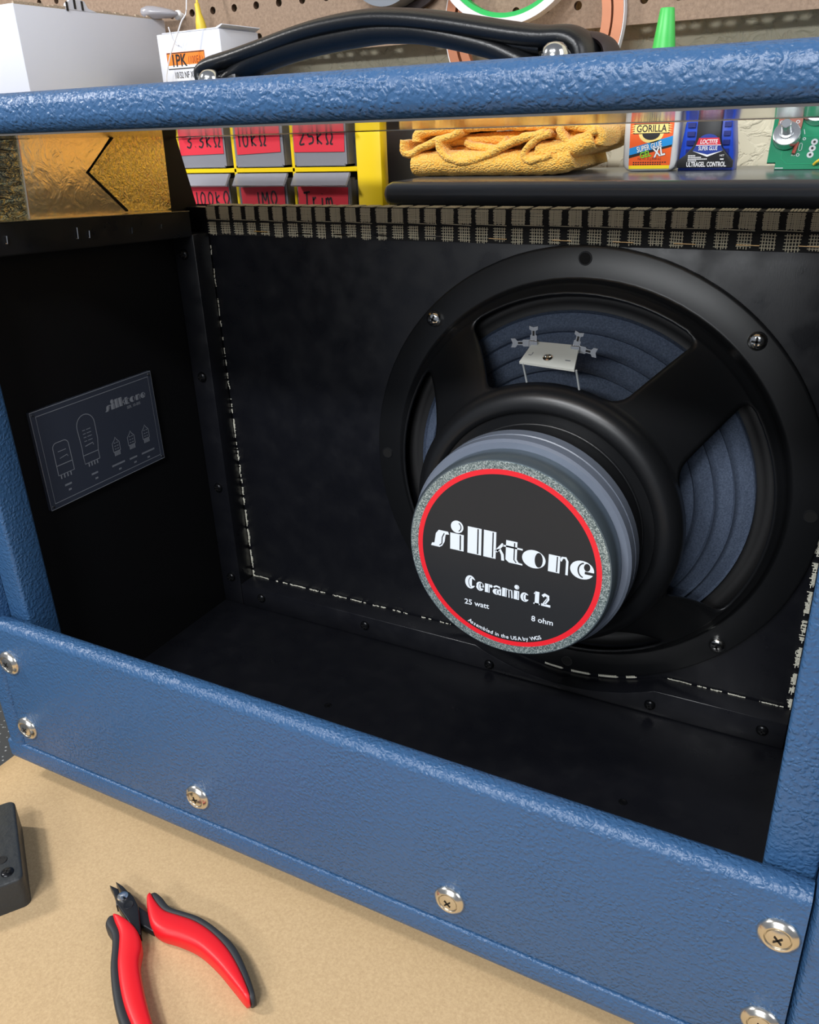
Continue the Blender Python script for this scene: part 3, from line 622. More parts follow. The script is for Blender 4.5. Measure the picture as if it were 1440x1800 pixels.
bm = new(); sweep(bm, hp([(.3440, .4245), (.3545, .4235), (.3605, .4200), (.3625, .4124)], -.120), circ(.0125, .0024, 12), 0, side=(0, 1, 0)); obj('handle_tongue', bm, M_BROWNC, hd)
for x, z in ((.1640, .4107), (.3462, .4107)):
    z += .0016; bm = new(); lathe(bm, [(.0058, 0), (.0058, .0045), (.0050, .0068), (.0034, .0084), (0, .0092)], (x, -.150, z), (0, 0, 1), 28); obj('handle_screw', bm, M_CHROME, hd)
    bm = new(); box(bm, x - .009, x + .010, -.142, -.118, z, z + .0076, bev=.002); obj('handle_bracket', bm, M_HANDLE, hd)

# ================================================================== LOUDSPEAKER
sp = thing('loudspeaker', 'round black loudspeaker with red-ringed magnet label, mounted in the blue cabinet', 'loudspeaker', (SX, 0, SZ))
C0 = (SX, -0.0004, SZ)
# basket
bm = new(); hw_in, hw_out = math.radians(21), math.radians(10.5)
def ring_pts(r, h, aw, nseg=14):
    out = []
    for q in range(4):
        d = PI / 4 + q * PI / 2
        for k in range(nseg): out.append(d - aw + 2 * aw * k / nseg)
        for k in range(nseg): out.append(d + aw + (PI / 2 - 2 * aw) * k / nseg)
    return [bm.verts.new((SX + r * math.cos(a), -h, SZ + r * math.sin(a))) for a in out]
NS = 14; OUT = [(.1548, .0005), (.1548, .0038), (.1540, .0044), (.1372, .0044), (.1350, .0052), (.1335, .0090), (.1318, .0120), (.1290, .0132)]
IN = [(.0846, .0705), (.0842, .0745), (.0815, .0785), (.0785, .0802), (.0745, .0806), (.0722, .0800), (.0712, .0780), (.0640, .0775), (.0640, .0800)]
# window opening between (.1275,.0150) and (.0885,.0630)
ro, ho, ri, hi = .1282, .0150, .0850, .0655
def prof(s):   # s 0 outer .. 1 inner
    r = ro + (ri - ro) * s; h = ho + (hi - ho) * (s * .55 + .45 * s * s) ; return r, h
Rc = .0095; L = .066
def half(s):
    r, _ = prof(s); base = math.radians(10.2) * .127 / r * (1 + .12 * s); dist_o = s * L; dist_i = (1 - s) * L; add = 0
    for dd in (dist_o, dist_i):
        if dd < Rc: add = max(add, Rc - math.sqrt(max(Rc * Rc - (Rc - dd) ** 2, 0)))
    return base + add / r
rings = [ring_pts(r, h, half(0)) for r, h in OUT] + [ring_pts(ro, ho, half(0))]
n8 = len(rings[0])
for a, b in zip(rings, rings[1:]):
    for i in range(n8): bm.faces.new((a[i], a[(i + 1) % n8], b[(i + 1) % n8], b[i]))
outer = rings[-1]
inner_first = ring_pts(ri, hi, half(1)); rr = [inner_first] + [ring_pts(r, h, half(1)) for r, h in IN]
for a, b in zip(rr, rr[1:]):
    for i in range(n8): bm.faces.new((a[i], a[(i + 1) % n8], b[(i + 1) % n8], b[i]))
for q in range(4):
    d = PI / 4 + q * PI / 2; prev = [outer[(q * 2 * NS + k) % n8] for k in range(NS + 1)]
    ss = [.02, .05, .09, .14, .2, .3, .4, .5, .6, .7, .8, .86, .91, .95, .98]
    for s in ss:
        r, h = prof(s); aw = half(s); cur = []
        for k in range(NS + 1):
            u = -1 + 2 * k / NS; a = d + aw * u; cur.append(bm.verts.new((SX + r * math.cos(a), -(h + .0016 * (1 - u ** 4) * math.sin(PI * s)), SZ + r * math.sin(a))))
        for k in range(NS): bm.faces.new((prev[k], prev[k + 1], cur[k + 1], cur[k]))
        prev = cur
    cur = [inner_first[(q * 2 * NS + k) % n8] for k in range(NS + 1)]
    for k in range(NS): bm.faces.new((prev[k], prev[k + 1], cur[k + 1], cur[k]))
bmesh.ops.recalc_face_normals(bm, faces=bm.faces[:])
bk = obj('basket', bm, M_BASKET, sp, ang=50); md = bk.modifiers.new('thick', 'SOLIDIFY'); md.thickness = .0017; md.offset = 0
# mounting holes (dark countersunk rings) and chrome screws, on the 45 degree bolt circle
for k in range(8):
    a = .005 + k * PI / 4; c = (SX + .1480 * math.cos(a), -0.0053, SZ + .1480 * math.sin(a))
    if k in (1, 3, 5, 7):
        bm = new(); pan_screw(bm, c, .0056, (0, -1, 0), h=.0034, rot=.6 + k); obj('mounting_screw', bm, [M_CHROME, M_BLACK2], sp, label='chrome pan-head screw')
    else:
        bm = new(); lathe(bm, [(.0044, 0), (.0042, .0003), (.0036, .0003), (.0034, .0001), (0, .0001)], c, (0, -1, 0), 24, mis=[0, 0, 1, 1]); obj('mounting_hole', bm, [M_BASKET, mat('hole_dark', (3, 3, 3), .9)], sp)
# cone with concentric ribs
bm = new(); lathe(bm, [(.1300, .0030), (.1265, .0058), (.1240, .0062), (.1215, .0055), (.1185, .0034), (.1150, .0058)], (SX, 0, SZ), (0, -1, 0), 96); obj('surround', bm, M_RUBBER, sp, ang=70, label='black cone surround')
bm = new(); pr_ = [(.1165, .0043)]
r = .1160
for i in range(64):
    r = .1160 - .085 * i / 63; h = .0045 + .048 * (i / 63) ** .9; f = (i % 8)
    pr_.append((r, h + (.0034 if f == 0 else 0)))
lathe(bm, pr_, (SX, 0, SZ), (0, -1, 0), 96); obj('cone', bm, M_CONE, sp, ang=70, label='blue-grey ribbed paper cone')
# spider / voice coil centre and top plate
bm = new(); lathe(bm, [(.0640, .0782), (.0640, .0985), (0, .0985)], (SX, 0, SZ), (0, -1, 0), 64); obj('pole_plate', bm, M_BASKET, sp)
# ferrite magnet
bm = new(); lathe(bm, [(0, .0988), (.0662, .0988), (.0674, .1000), (.0674, .1075), (.0662, .1082), (.0662, .1086), (.0674, .1092), (.0670, .1150), (.0655, .1165), (0, .1165)], (SX, 0, SZ), (0, -1, 0), 96); mg = obj('magnet', bm, M_FERRITE, sp)
bm = new(); lathe(bm, [(0, .1166), (.0618, .1166), (.0622, .1185), (.0622, .1295), (.0608, .1322), (0, .1324)], (SX, 0, SZ), (0, -1, 0), 96); obj('back_plate', bm, M_ZINC, mg)
# label
bm = new(); e0 = .1326; lathe(bm, [(.0602, e0 - .0003), (.0602, e0), (.0556, e0 + .00005), (.0526, e0 + .0001), (0, e0 + .0001)], (SX, 0, SZ), (0, -1, 0), 128, mis=[0, 0, 1, 2])
lb = obj('magnet_label', bm, [M_GLIT, M_RED, M_LBLACK], mg, smooth=False, label='black round label with red ring and silver glitter rim')
bm = new(); T = T_front(SX, SZ, -(e0 + .00016), math.radians(-1.4))
for ch, x, w_ in (('s', -47.0, 11.0), ('i', -34.6, 8.6), ('l', -23.6, 8.6), ('k', -13.6, 12.2), ('t', -1.4, 11.6), ('o', 9.8, 13.8), ('n', 25.2, 11.4), ('e', 37.6, 13.4)): fat(bm, T, ch, x, w_, 10.6, 17.0)
T = T_front(SX, SZ - .0232, -(e0 + .00016), math.radians(-1.2))
for ch, x, w_ in (('C', -25.2, 6.6), ('e', -18.2, 5.0), ('r', -12.6, 4.6), ('a', -7.7, 5.4), ('m', -1.8, 6.6), ('i', 5.4, 3.2), ('c', 9.4, 5.2), ('1', 17.2, 3.6), ('2', 22.0, 5.4)): fat(bm, T, ch, x, w_, 5.7, 8.4)
T = T_front(SX, SZ, -(e0 + .00016))
text(bm, T, '25 watt', 5.0, -25.7, -34.0, 0, xs=1.02, bold=.012); text(bm, T, '8 ohm', 5.0, 16.3, -35.2, 0, xs=1.02, bold=.012)
st = 'Assembled in the USA by WGS'; cum = []
adv = {' ': .30, 'l': .27, 'i': .27, 't': .36, 'm': .86, 'A': .64, 'W': .95, 'G': .74, 'S': .62, 'U': .72, 'n': .60, 's': .50, 'e': .56, 'b': .60, 'd': .60, 'h': .60, 'y': .55}
tot = sum(adv[c] for c in st); x = 0; Rr = 51.4; a0, a1 = math.radians(-117.2), math.radians(-62.6)
for c in st:
    am = a0 + (a1 - a0) * (x + adv[c] / 2) / tot; ca, sa = math.cos(am + PI / 2), math.sin(am + PI / 2)
    Tc = (lambda am, ca, sa: lambda a, b, e=0: Vector((SX + (Rr * math.cos(am) + a * ca - b * sa) / 1000, -(e0 + .00016) - e / 1000, SZ + (Rr * math.sin(am) + a * sa + b * ca) / 1000)))(am, ca, sa)
    if c != ' ': text(bm, Tc, c, 3.5, -adv[c] * 3.9 * .5 * .95, 0, 0, bold=.015)
    x += adv[c]
obj('label_print', bm, [M_LWHITE, M_LBLACK], lb, smooth=False, label='white lettering')
# terminal board
tb = new(); Q = [Vector(p) for p in ((.3085, -.085, .2680), (.3408, -.085, .2664), (.3378, -.068, .2757), (.3108, -.068, .2760))]
nrm = (Q[1] - Q[0]).cross(Q[3] - Q[0]).normalized()
if nrm.y > 0: nrm = -nrm
a = [tb.verts.new(q) for q in Q]; b = [tb.verts.new(q - nrm * .0016) for q in Q]
tb.faces.new(a); tb.faces.new(list(reversed(b)))
for i in range(4): tb.faces.new((a[i], b[i], b[(i + 1) % 4], a[(i + 1) % 4]))
bmesh.ops.recalc_face_normals(tb, faces=tb.faces[:]); TB = obj('terminal_board', tb, M_TAG, sp, smooth=False, label='pale grey terminal board')
def TQ(u, v, e=0): 
    p = (Q[0] * (1 - u) + Q[1] * u) * (1 - v) + (Q[3] * (1 - u) + Q[2] * u) * v; return p + nrm * (.0001 + e)
bm = new()
for (u0, u1, v0, v1) in ((.08, .20, .335, .375), (.13, .15, .22, .49), (.80, .90, .30, .34)): bm.faces.new([bm.verts.new(TQ(*p)) for p in ((u0, v0), (u1, v0), (u1, v1), (u0, v1))])
obj('polarity_mark', bm, M_GREYTAPE, TB, smooth=False)
bm = new(); c = TQ(.47, .30); lathe(bm, [(.0028, 0), (.0028, .0008), (.0018, .0012), (.0015, .0002), (0, .0002)], c, nrm, 20); obj('rivet', bm, M_CHROME, TB)
def lug(base, d1, d2):
    bm = new(); base = Vector(base); n_ = Vector((0, -1, .02)).normalized()
    for d in (d1, d2):
        d = Vector(d); l = d.length; u = d.normalized(); v = u.cross(n_).normalized(); w2 = .0020
        outl = [(-.0015, -w2), (l * .45, -w2), (l * .5, -w2 * .6), (l * .72, -w2 * .6), (l * .8, -w2 * 1.3), (l, -w2 * 1.3), (l * .93, 0), (l, w2 * 1.3), (l * .8, w2 * 1.3), (l * .72, w2 * .6), (l * .5, w2 * .6), (l * .45, w2), (-.0015, w2)]
        a = [bm.verts.new(base + u * p + v * q) for p, q in outl]; b = [bm.verts.new(base + u * p + v * q - n_ * .0006) for p, q in outl]
        bm.faces.new(a); bm.faces.new(list(reversed(b)))
        for i in range(len(a)): bm.faces.new((a[i], b[i], b[(i + 1) % len(a)], a[(i + 1) % len(a)]))
        c = base + u * l * .6; h = [bm.verts.new(c + u * p + v * q + n_ * .0001) for p, q in ((-.0016, -.0006), (.0012, -.0006), (.0012, .0006), (-.0016, .0006))]
        bm.faces.new(h).material_index = 1
    box(bm, -.0028, .0028, -.0016, .0016, -.0022, .0022, 0, .0004, 1, Matrix.Translation(base - Vector((0, -.001, .0006))))
    bmesh.ops.recalc_face_normals(bm, faces=bm.faces[:]); obj('solder_lug', bm, [M_ALU, M_BLACK2], TB, smooth=False, label='bright metal solder lug')
lug((.3115, -.0705, .2755), (-.0002, 0, .0098), (-.0138, 0, -.0010)); lug((.3365, -.0705, .2745), (.0020, 0, .0095), (.0125, 0, -.0018))
for x, z in ((.3105, .2672), (.3418, .2660)):
    bm = new(); tube(bm, [(x, -.0845, z), (x + .0002, -.081, z - .007), (x + .0006, -.0790, z - .0125)], .0006, n=8); obj('lead_wire', bm, M_SOLDER, TB, label='pale lead wire')

# ================================================================== FOREGROUND ON THE PAPER
# pliers
pz0, pz1 = ZT + .0015, -0.0235
pt_ = thing('pliers', 'small pointed pliers with red and black curved handles on the kraft paper', 'pliers', (.165, -.31, ZT))
def slab(pts, z0, z1, bev, mats, name, parent, sub=0, label=None, seg=3):
    if sub: pts = [(p.x, p.y) for p in smooth_path([(a, b, 0) for a, b in pts], sub, True)]
    bm = new(); prism(bm, pts, 2, z0, z1); bevel_where(bm, lambda a, b: abs(a.z - b.z) < 1e-6, bev, seg); return obj(name, bm, mats, parent, label=label)
slab([(.1249, -.2891), (.1320, -.2888), (.1350, -.2908), (.1385, -.2935), (.1430, -.2960), (.1400, -.2985), (.1358, -.2950), (.1300, -.2915)], -.0320, -.0262, .0006, M_TOOL, 'jaw', pt_)
slab([(.1262, -.2854), (.1330, -.2860), (.1382, -.2874), (.1440, -.2890), (.1440, -.2920), (.1385, -.2925), (.1345, -.2890)], -.0320, -.0262, .0006, M_TOOL, 'jaw', pt_)
slab([(.1352, -.2938), (.1372, -.2895), (.1409, -.2881), (.1460, -.2897), (.1525, -.2930), (.1575, -.2970), (.1690, -.3075), (.1655, -.3085), (.1551, -.3040), (.1421, -.2990)], -.0312, -.0248, .0008, M_TOOL, 'joint_plate', pt_)
slab([(.1500, -.2915), (.1597, -.2928), (.1730, -.3000), (.1719, -.3014), (.1590, -.3012), (.1500, -.2960)], -.0325, -.0275, .0008, M_TOOL, 'arm', pt_)
bm = new(); lathe(bm, [(.0034, 0), (.0032, .0008), (.002, .0012), (0, .0013)], (.1402, -.2928, -.0248), (0, 0, 1), 24); obj('pivot_screw', bm, M_CHROME, pt_)
bm = new(); lathe(bm, [(.0030, 0), (.0028, .0003), (.0020, .0001), (0, .0001)], (.1476, -.2957, -.0247), (0, 0, 1), 20); obj('pivot_boss', bm, M_TOOL, pt_)
def loft(Le, Re, z0, z1, name, mats, parent, label, sub=5, p=.55, nseg=20):
    """rounded bar between two edge lines on the bench plane"""
    A = smooth_path([(a, b, 0) for a, b in Le], sub); Bq = smooth_path([(a, b, 0) for a, b in Re], sub); n = len(A); zc, hz = (z0 + z1) / 2, (z1 - z0) / 2
    bm = new(); rings = []
    for i in range(n):
        t_ = i / (n - 1); end = min(t_, 1 - t_) * (n - 1) / 2.5; k = min(1, math.sqrt(max(0, 1 - (1 - min(end, 1)) ** 2)) + .12); c = (A[i] + Bq[i]) / 2; hw = (Bq[i] - A[i]) / 2
        ring = []
        for j in range(nseg):
            th_ = 2 * PI * j / nseg; ca, sa = math.cos(th_), math.sin(th_); ca = math.copysign(abs(ca) ** p, ca); sa = math.copysign(abs(sa) ** p, sa)
            q = c + hw * ca * k; ring.append(bm.verts.new((q.x, q.y, zc + hz * sa * k)))
        rings.append(ring)
    for r0, r1 in zip(rings, rings[1:]):
        for j in range(nseg): bm.faces.new((r0[j], r0[(j + 1) % nseg], r1[(j + 1) % nseg], r1[j]))
    bm.faces.new(rings[0]); bm.faces.new(rings[-1]); bmesh.ops.recalc_face_normals(bm, faces=bm.faces[:])
    return obj(name, bm, mats, parent, label=label, ang=60)
# left handle: outer (left) edge, border between red and black, inner (right) edge
LO = [(.1430, -.3070), (.1450, -.3118), (.1527, -.3150), (.1588, -.3200), (.1690, -.3312), (.1835, -.3434), (.1980, -.3528), (.2200, -.3625), (.2440, -.3680)]
LB = [(.1440, -.3050), (.1492, -.3085), (.1570, -.3130), (.1631, -.3192), (.1722, -.3290), (.1869, -.3408), (.2022, -.3498), (.2235, -.3590), (.2450, -.3640)]
LI = [(.1475, -.3044), (.1580, -.3046), (.1672, -.3074), (.1750, -.3130), (.1815, -.3215), (.1935, -.3312), (.2100, -.3425), (.2290, -.3530), (.2470, -.3585)]
g1 = loft(LB, LI, -.0338, -.0222, 'handle_grip', M_PRED, pt_, 'red grip'); loft(LO, [(a + .0012, b + .0008) for a, b in LB], -.0345, -.0236, 'grip_spine', M_PBLK, g1, 'black rubber spine')
RI = [(.1532, -.2862), (.1600, -.2930), (.1700, -.3004), (.1790, -.3024), (.1900, -.3008), (.2040, -.3002), (.2200, -.3034), (.2360, -.3086), (.2490, -.3130)]
RB = [(.1534, -.2832), (.1600, -.2862), (.1700, -.2890), (.1800, -.2878), (.1915, -.2866), (.2050, -.2880), (.2210, -.2928), (.2370, -.3012), (.2515, -.3112)]
RO = [(.1556, -.2814), (.1620, -.2824), (.1715, -.2855), (.1810, -.2845), (.1925, -.2832), (.2065, -.2848), (.2235, -.2894), (.2400, -.2992), (.2528, -.3088)]
g2 = loft(RB, RI, -.0338, -.0222, 'handle_grip', M_PRED, pt_, 'red grip'); loft(RO, [(a - .0004, b - .0012) for a, b in RB], -.0345, -.0236, 'grip_spine', M_PBLK, g2, 'black rubber spine')
# black cast block, lower left
bk_ = thing('block', 'black cast block with a recessed corner screw, at the left edge of the paper', 'block', (.05, -.31, ZT))
u = Vector((.82, -.572, 0)).normalized(); v = Vector((-.572, -.82, 0)); Bc = Vector((.0855, -.3165, 0))
mt = Matrix((( -u.x, v.x, 0, Bc.x), (-u.y, v.y, 0, Bc.y), (0, 0, 1, 0), (0, 0, 0, 1)))
def rrect(x0, x1, z0, z1, r, n=5): return arc(x1 - r, z1 - r, r, r, 0, 90, n) + arc(x0 + r, z1 - r, r, r, 90, 180, n) + arc(x0 + r, z0 + r, r, r, 180, 270, n) + arc(x1 - r, z0 + r, r, r, 270, 360, n)
bm = new(); prism(bm, rrect(0, .0745, 0, .055, .0045), 2, ZT + .0005, -.0118)
bevel_where(bm, lambda a, b: abs(a.z - b.z) < 1e-6 and a.z > -.013, .0018, 3)
for q in bm.verts: q.co = mt @ q.co
bmesh.ops.recalc_face_normals(bm, faces=bm.faces[:])
obj('casting', bm, grained('cast_black', (44, 47, 49), .45, 160, .0012), bk_)
bm = new(); cc_ = mt @ Vector((.009, .0085, -.0117)); pan_screw(bm, cc_, .0038, (0, 0, 1), h=.0012); obj('corner_screw', bm, [M_DSCREW, M_BLACK2], bk_)
bm = new(); cc_ = mt @ Vector((.021, .011, -.0117)); lathe(bm, [(.0034, 0), (.0032, .0004), (.0024, .0004), (.0022, 0), (0, 0)], cc_, (0, 0, 1), 20); obj('ring_mark', bm, M_BLACK2, bk_)

# ================================================================== BEHIND THE CABINET
# tall black case whose rounded lid shows over the baffle
cs = thing('equipment_case', 'tall black case with a rounded glossy lid, behind the cabinet under the towel', 'case', (.45, .11, ZT))
bm = new(); box(bm, .160, .80, .036, .188, ZT, .338, bev=.004); obj('case_body', bm, M_DKPL, cs)
bm = new(); box(bm, .1555, .805, .032, .191, .3385, .3555, bev=.0082, seg=7); obj('lid', bm, M_CASE, cs)
ZC = .3556
# small-parts drawer cabinet
dc = thing('drawer_cabinet', 'yellow-framed small-parts drawer cabinet with clear drawers, behind the grille cloth', 'drawer cabinet', (-.14, .14, ZT))
bm = new(); box(bm, -.412, .1235, .100, .196, ZT, .419, bev=.003); obj('housing', bm, M_DKPL, dc, label='black plastic housing')
bm = new(); fy0, fy1 = .0885, .1
cols = [-.3190 - .0 + k * .0606 for k in range(0, 7)]; cx0 = .1026 - 7 * .0606 * 1.0
div = [.1026 - k * .0606 for k in range(8)]
box(bm, .1026, .1254, fy0, fy1, ZT + .001, .4195, bev=.0015); box(bm, -.4125, div[7] + .001, fy0, fy1, ZT + .001, .4195, bev=.0015)
rowz = [.4030, .3615, .3200, .2785, .2370]
for z in rowz: box(bm, div[7], .1030, fy0 + .0005, fy1, z - .0018, z + .0018, bev=.0005, seg=1)
box(bm, div[7], .1030, fy0 + .0002, fy1, .4045, .4195); box(bm, div[7], .1030, fy0 + .0002, fy1, ZT + .001, .2355)
for x in div[1:7]: box(bm, x - .0015, x + .0015, fy0 + .0005, fy1, .2352, .4045, bev=.0005, seg=1)
obj('frame', bm, M_YEL, dc, label='bright yellow plastic frame')
INK = {'3': [[(0, .9), (.5, 1), (.8, .75), (.3, .55), (.8, .35), (.5, 0), (0, .1)]], '.': [[(.2, .05), (.35, .08)]], 'k': [[(.1, 1), (.1, 0)], [(.7, .75), (.1, .4), (.75, 0)]],
 'O': [[(0, .02), (.3, .05), (.08, .55), (.35, .98), (.75, .95), (.95, .5), (.65, .05), (1.0, 0)]], '1': [[(.3, 1), (.3, 0)]], '0': [[(.4, 1), (.05, .6), (.2, .05), (.65, .1), (.8, .7), (.4, 1)]],
 '2': [[(.05, .8), (.4, 1), (.75, .75), (.1, 0), (.8, .02)]], '5': [[(.8, 1), (.2, .98), (.1, .58), (.7, .55), (.75, .15), (.1, 0)]], 'M': [[(0, 0), (.1, 1), (.5, .35), (.9, 1), (1, 0)]],
 'T': [[(0, .9), (1, 1)], [(.5, .95), (.45, 0)]], 'r': [[(.1, .65), (.15, 0)], [(.12, .4), (.5, .65)]], 'i': [[(.3, .6), (.3, 0)], [(.32, .85), (.34, .9)]], 'm': [[(0, .6), (.05, 0)], [(.05, .45), (.3, .6), (.45, .1)], [(.45, .45), (.75, .6), (.95, 0)]]}
def hand(bm, T, s, x, z, w_, h, sp_, wd=.9):
    for c in s:
        if c != ' ':
            for st_ in INK[c]:
                pts = smooth_path([(x + a * w_ * (.5 if c in '1.i' else 1), z + b * h, 0) for a, b in st_], 4); stroke(bm, T, [(p.x, p.y) for p in pts], wd, 0, .1)
        x += sp_ * (.55 if c in '1.i' else 1)
labs = {(0, 0): ('25k', -2), (0, 1): ('10kO', 0), (0, 2): ('3.3kO', 0)}
for row in (0, 1, 2):
    for col in range(0, 5):
        xa, xb = div[col + 1] + .0022, div[col] - .0022; zb, zt = rowz[row + 1] + .0024, rowz[row] - .0024
        bm = new()
        # tray shell: front, sides, floor, with a downturned pull lip at the top
        box(bm, xa, xb - .0060, fy0 + .0002, fy0 + .0016, zb, zt - .004, 0, .0004, 1); box(bm, xa, xa + .0012, fy0, .16, zb, zt - .004); box(bm, xb - .0075, xb - .0060, fy0, .16, zb, zt - .004); box(bm, xa, xb - .006, fy0, .16, zb, zb + .0012)
        box(bm, xa + .002, xb - .008, fy0 - .0005, fy0 + .0006, zb + .0005, zb + .0020)
        dr = obj('drawer', bm, M_CLEARP, dc, smooth=False, label='cloudy clear plastic drawer')
        bm = new(); prism(bm, [(fy0 - .0065, zt - .0100), (fy0 - .0078, zt - .0090), (fy0 - .0010, zt), (fy0 + .0008, zt), (fy0 + .0006, zt - .0020)], 0, xa - .001, xb - .004); obj('drawer_lip', bm, M_CLEARP, dr, smooth=False)
        x0 = (xa + xb) / 2 - .003
        lt = {(0, 0): ('25kO', 2), (0, 1): ('10kO', -1), (0, 2): ('3.3kO', -1), (1, 0): ('Trim', 0), (1, 1): ('1MO', 1), (1, 2): ('100kO', -1)}.get((row, col), None)
        if row < 2:
            ztp = zt - (.0015 if row == 0 else .0105); zbt = zb + (.0105 if row == 0 else .004)
            T = T_front(x0, (ztp + zbt) / 2, fy0 - .0004 if row else fy0 - .0004, math.radians({0: -1.0, 1: 1.5, 2: .5, 3: 0, 4: 0}[col]))
            hh = (ztp - zbt) * 500; bm = new(); hwid = 24.5 if col != 1 else 23
            poly(bm, T, [(-hwid, -hh), (hwid - 1, -hh + .4), (hwid, hh - .2), (-hwid + .3, hh)], 0, 0); obj('tape_label', bm, M_REDTAPE, dr, smooth=False, label='red tape label')
            if lt:
                bm = new(); s_, dx = lt; hand(bm, T, s_, {(0, 0): -19, (0, 1): -20, (0, 2): -16, (1, 0): -19, (1, 1): -6, (1, 2): -13}[(row, col)], -hh + (6 if row == 0 else 7), 6.4, 10.0 if row == 0 else 11.0, 8.6 if len(s_) > 3 else 9.0, 1.5); obj('handwriting', bm, M_INK, dr, smooth=False, label='black marker handwriting')
# white boxes on the drawer cabinet
wb = thing('cardboard_box', 'big plain white box with a ragged top edge at the far left', 'box', (-.28, .1, .4197))
bm = new(); box(bm, -.392, -.1652, .0165, .190, .4197, .4915, bev=.0008); obj('carton', bm, M_WHITECARD, wb)
bm = new(); rnd = random.Random(5); prv = .0175
for i in range(34):
    y = .0175 + i * .005; box(bm, -.1672, -.1653, y, y + .0045, .4910, .4918 + rnd.uniform(.0002, .0018)); 
obj('torn_edge', bm, grained('torn_card', (178, 160, 138), .8, 500, .0004), wb, smooth=False)
bm = new(); prism(bm, [(.0700, .4912), (.0715, .4955), (.0760, .4985), (.0840, .4998), (.0920, .4985), (.0950, .4935), (.1050, .4910)], 0, -.1680, -.1650); fl = obj('foam_tab', bm, M_WHITECARD, wb)
bm = new()
for y, z in ((.0705, .4930), (.0792, .4950), (.0875, .4945)): box(bm, -.1649, -.1645, y, y + .0022, z - .003, z + .004)
obj('black_mark', bm, M_PBLACK, fl, smooth=False)
bm = new(); lathe(bm, [(0, 0), (.006, .001), (.0095, .006), (.0100, .012), (.0080, .020), (.0065, .028), (.0030, .034), (0, .036)], (-.176, .1725, .4972), (.85, .35, -.18), 20)
for v in bm.verts: v.co += Vector((random.uniform(-1, 1), random.uniform(-1, 1), random.uniform(-1, 1))) * .0006
for v in bm.verts: v.co.z = .4918 + (v.co.z - .4860) * .55
obj('plastic_wrap', bm, mat('clear_wrap', (205, 205, 212), .25, trans=.5), wb, label='clear crumpled wrap')
sb = thing('cardboard_box', 'small white box with an orange sticker, left of the handle', 'box', (-.06, .125, .4197))
bm = new(); box(bm, -.0958, -.0278, .100, .152, .4197, .4688, bev=.0006); obj('carton', bm, M_WHITECARD, sb)
bm = new(); prism(bm, [(-.090, .4690), (-.030, .4690), (-.0245, .4715), (-.0255, .4722), (-.032, .4700), (-.090, .4697)], 1, .1005, .1515); obj('top_flap', bm, M_WHITECARD, sb)
bm = new(); T = T_front(-.0668, .4470, .0998, math.radians(0)); rect(bm, T, -20.6, 20.8, -3.4, 7.6, 0, 0); stroke(bm, T, [(-20.2, 7.0), (20.4, 7.0), (20.4, -4.8), (-20.2, -4.8)], .7, 2, .1, True); rect(bm, T, -20.6, 20.8, -4.4, -2.2, 3, .05)
text(bm, T, '1PK', 13.0, -16.5, -3.0, 2, .15, xs=.80, bold=.02); text(bm, T, '(100EA)', 8.0, 2.5, -1.4, 1, .15, xs=.62)
text(bm, T, '10/32 NF X 3/4', 7.0, -14.5, -12.0, 2, .15, xs=.62)
obj('sticker', bm, [M_STICK, mat('brown_print', (150, 66, 20), .5), M_PBLACK, M_WHITE], sb, smooth=False, label='orange and white pack sticker')
# hanging things on the pegboard
t = thing('test_lead', 'thin yellow lead ending in a yellow clip boot, hanging from the pegboard', 'lead', (-.110, .18, .48))
bm = new(); tube(bm, smooth_path([(-.1140, .1955, .548), (-.1150, .187, .525), (-.1152, .182, .506), (-.1145, .180, .4985)], 5), .0011, n=8); obj('wire', bm, M_YCLIP, t)
bm = new(); lathe(bm, [(0, -.001), (.0022, 0), (.0026, .008), (.0042, .014), (.0050, .020), (.0040, .029), (.0030, .036), (0, .037)], (-.1147, .180, .5000), (.10, 0, -1), 20); obj('clip_boot', bm, M_YCLIP, t)
bm = new(); tube(bm, smooth_path([(-.0510, .0945, .560), (-.0513, .092, .4899), (-.0585, .090, .4744), (-.0690, .088, .4570), (-.0740, .0885, .4500), (-.0821, .090, .4349), (-.084, .093, .4198)], 5), .00055, n=6)
o = obj('wire', bm, M_WTAPE, loc=(-.07, .09, .4198)); tag(o, 'thin loose white wire rising in front of the small white box', 'wire')
bm = new(); tube(bm, smooth_path([(-.0800, .0985, .4735), (-.0778, .0985, .466), (-.0760, .0985, .4620), (-.0720, .0985, .4595)], 4), .0005, n=6); o = obj('wire', bm, M_WTAPE, loc=(-.078, .0985, .462)); tag(o, 'short white wire curl lying against the small white box front', 'wire')
bm = new(); lathe(bm, [(0, 0), (.0022, 0), (.0022, .005), (.0044, .006), (.0040, .008), (.0018, .009), (0, .0092)], (-.1500, .1995, .4945), (0, -1, 0), 20); o = obj('push_pin', bm, M_WHITE, loc=(-.15, .1995, .4945)); tag(o, 'round white pin stuck in the pegboard beside the big white box', 'pin')
def roll(c, r0, r1, y0, y1, mats, mis=None, n=96):
    bm = new(); lathe(bm, [(r0, 0), (r1, 0), (r1, y1 - y0), (r0, y1 - y0), (r0, 0)], (c[0], y1, c[1]), (0, -1, 0), n, mis=mis); return bm
def peg(x, z, y=.1995):
    bm = new(); tube(bm, [(x, y, z), (x, .170, z), (x, .168, z + .004)], .0016, n=10); return bm
for x, z in ((.0875, .5287), (.0985, .5489), (.1915, .5769), (.2070, .5174)):
    o = obj('peg_hook', peg(x, z), M_CHROME, pt); md = None
t = thing('tape_roll', 'roll of grey tape hanging on the pegboard behind the handle', 'tape', (.088, .18, .48))
bm = roll((.0875, .5155), .015, .0350, .172, .192, None); obj('tape', bm, M_GREYTAPE, t)
bm = roll((.0985, .5170), .0335, .0395, .1925, .1985, None); obj('core', bm, M_BROWNC, t)
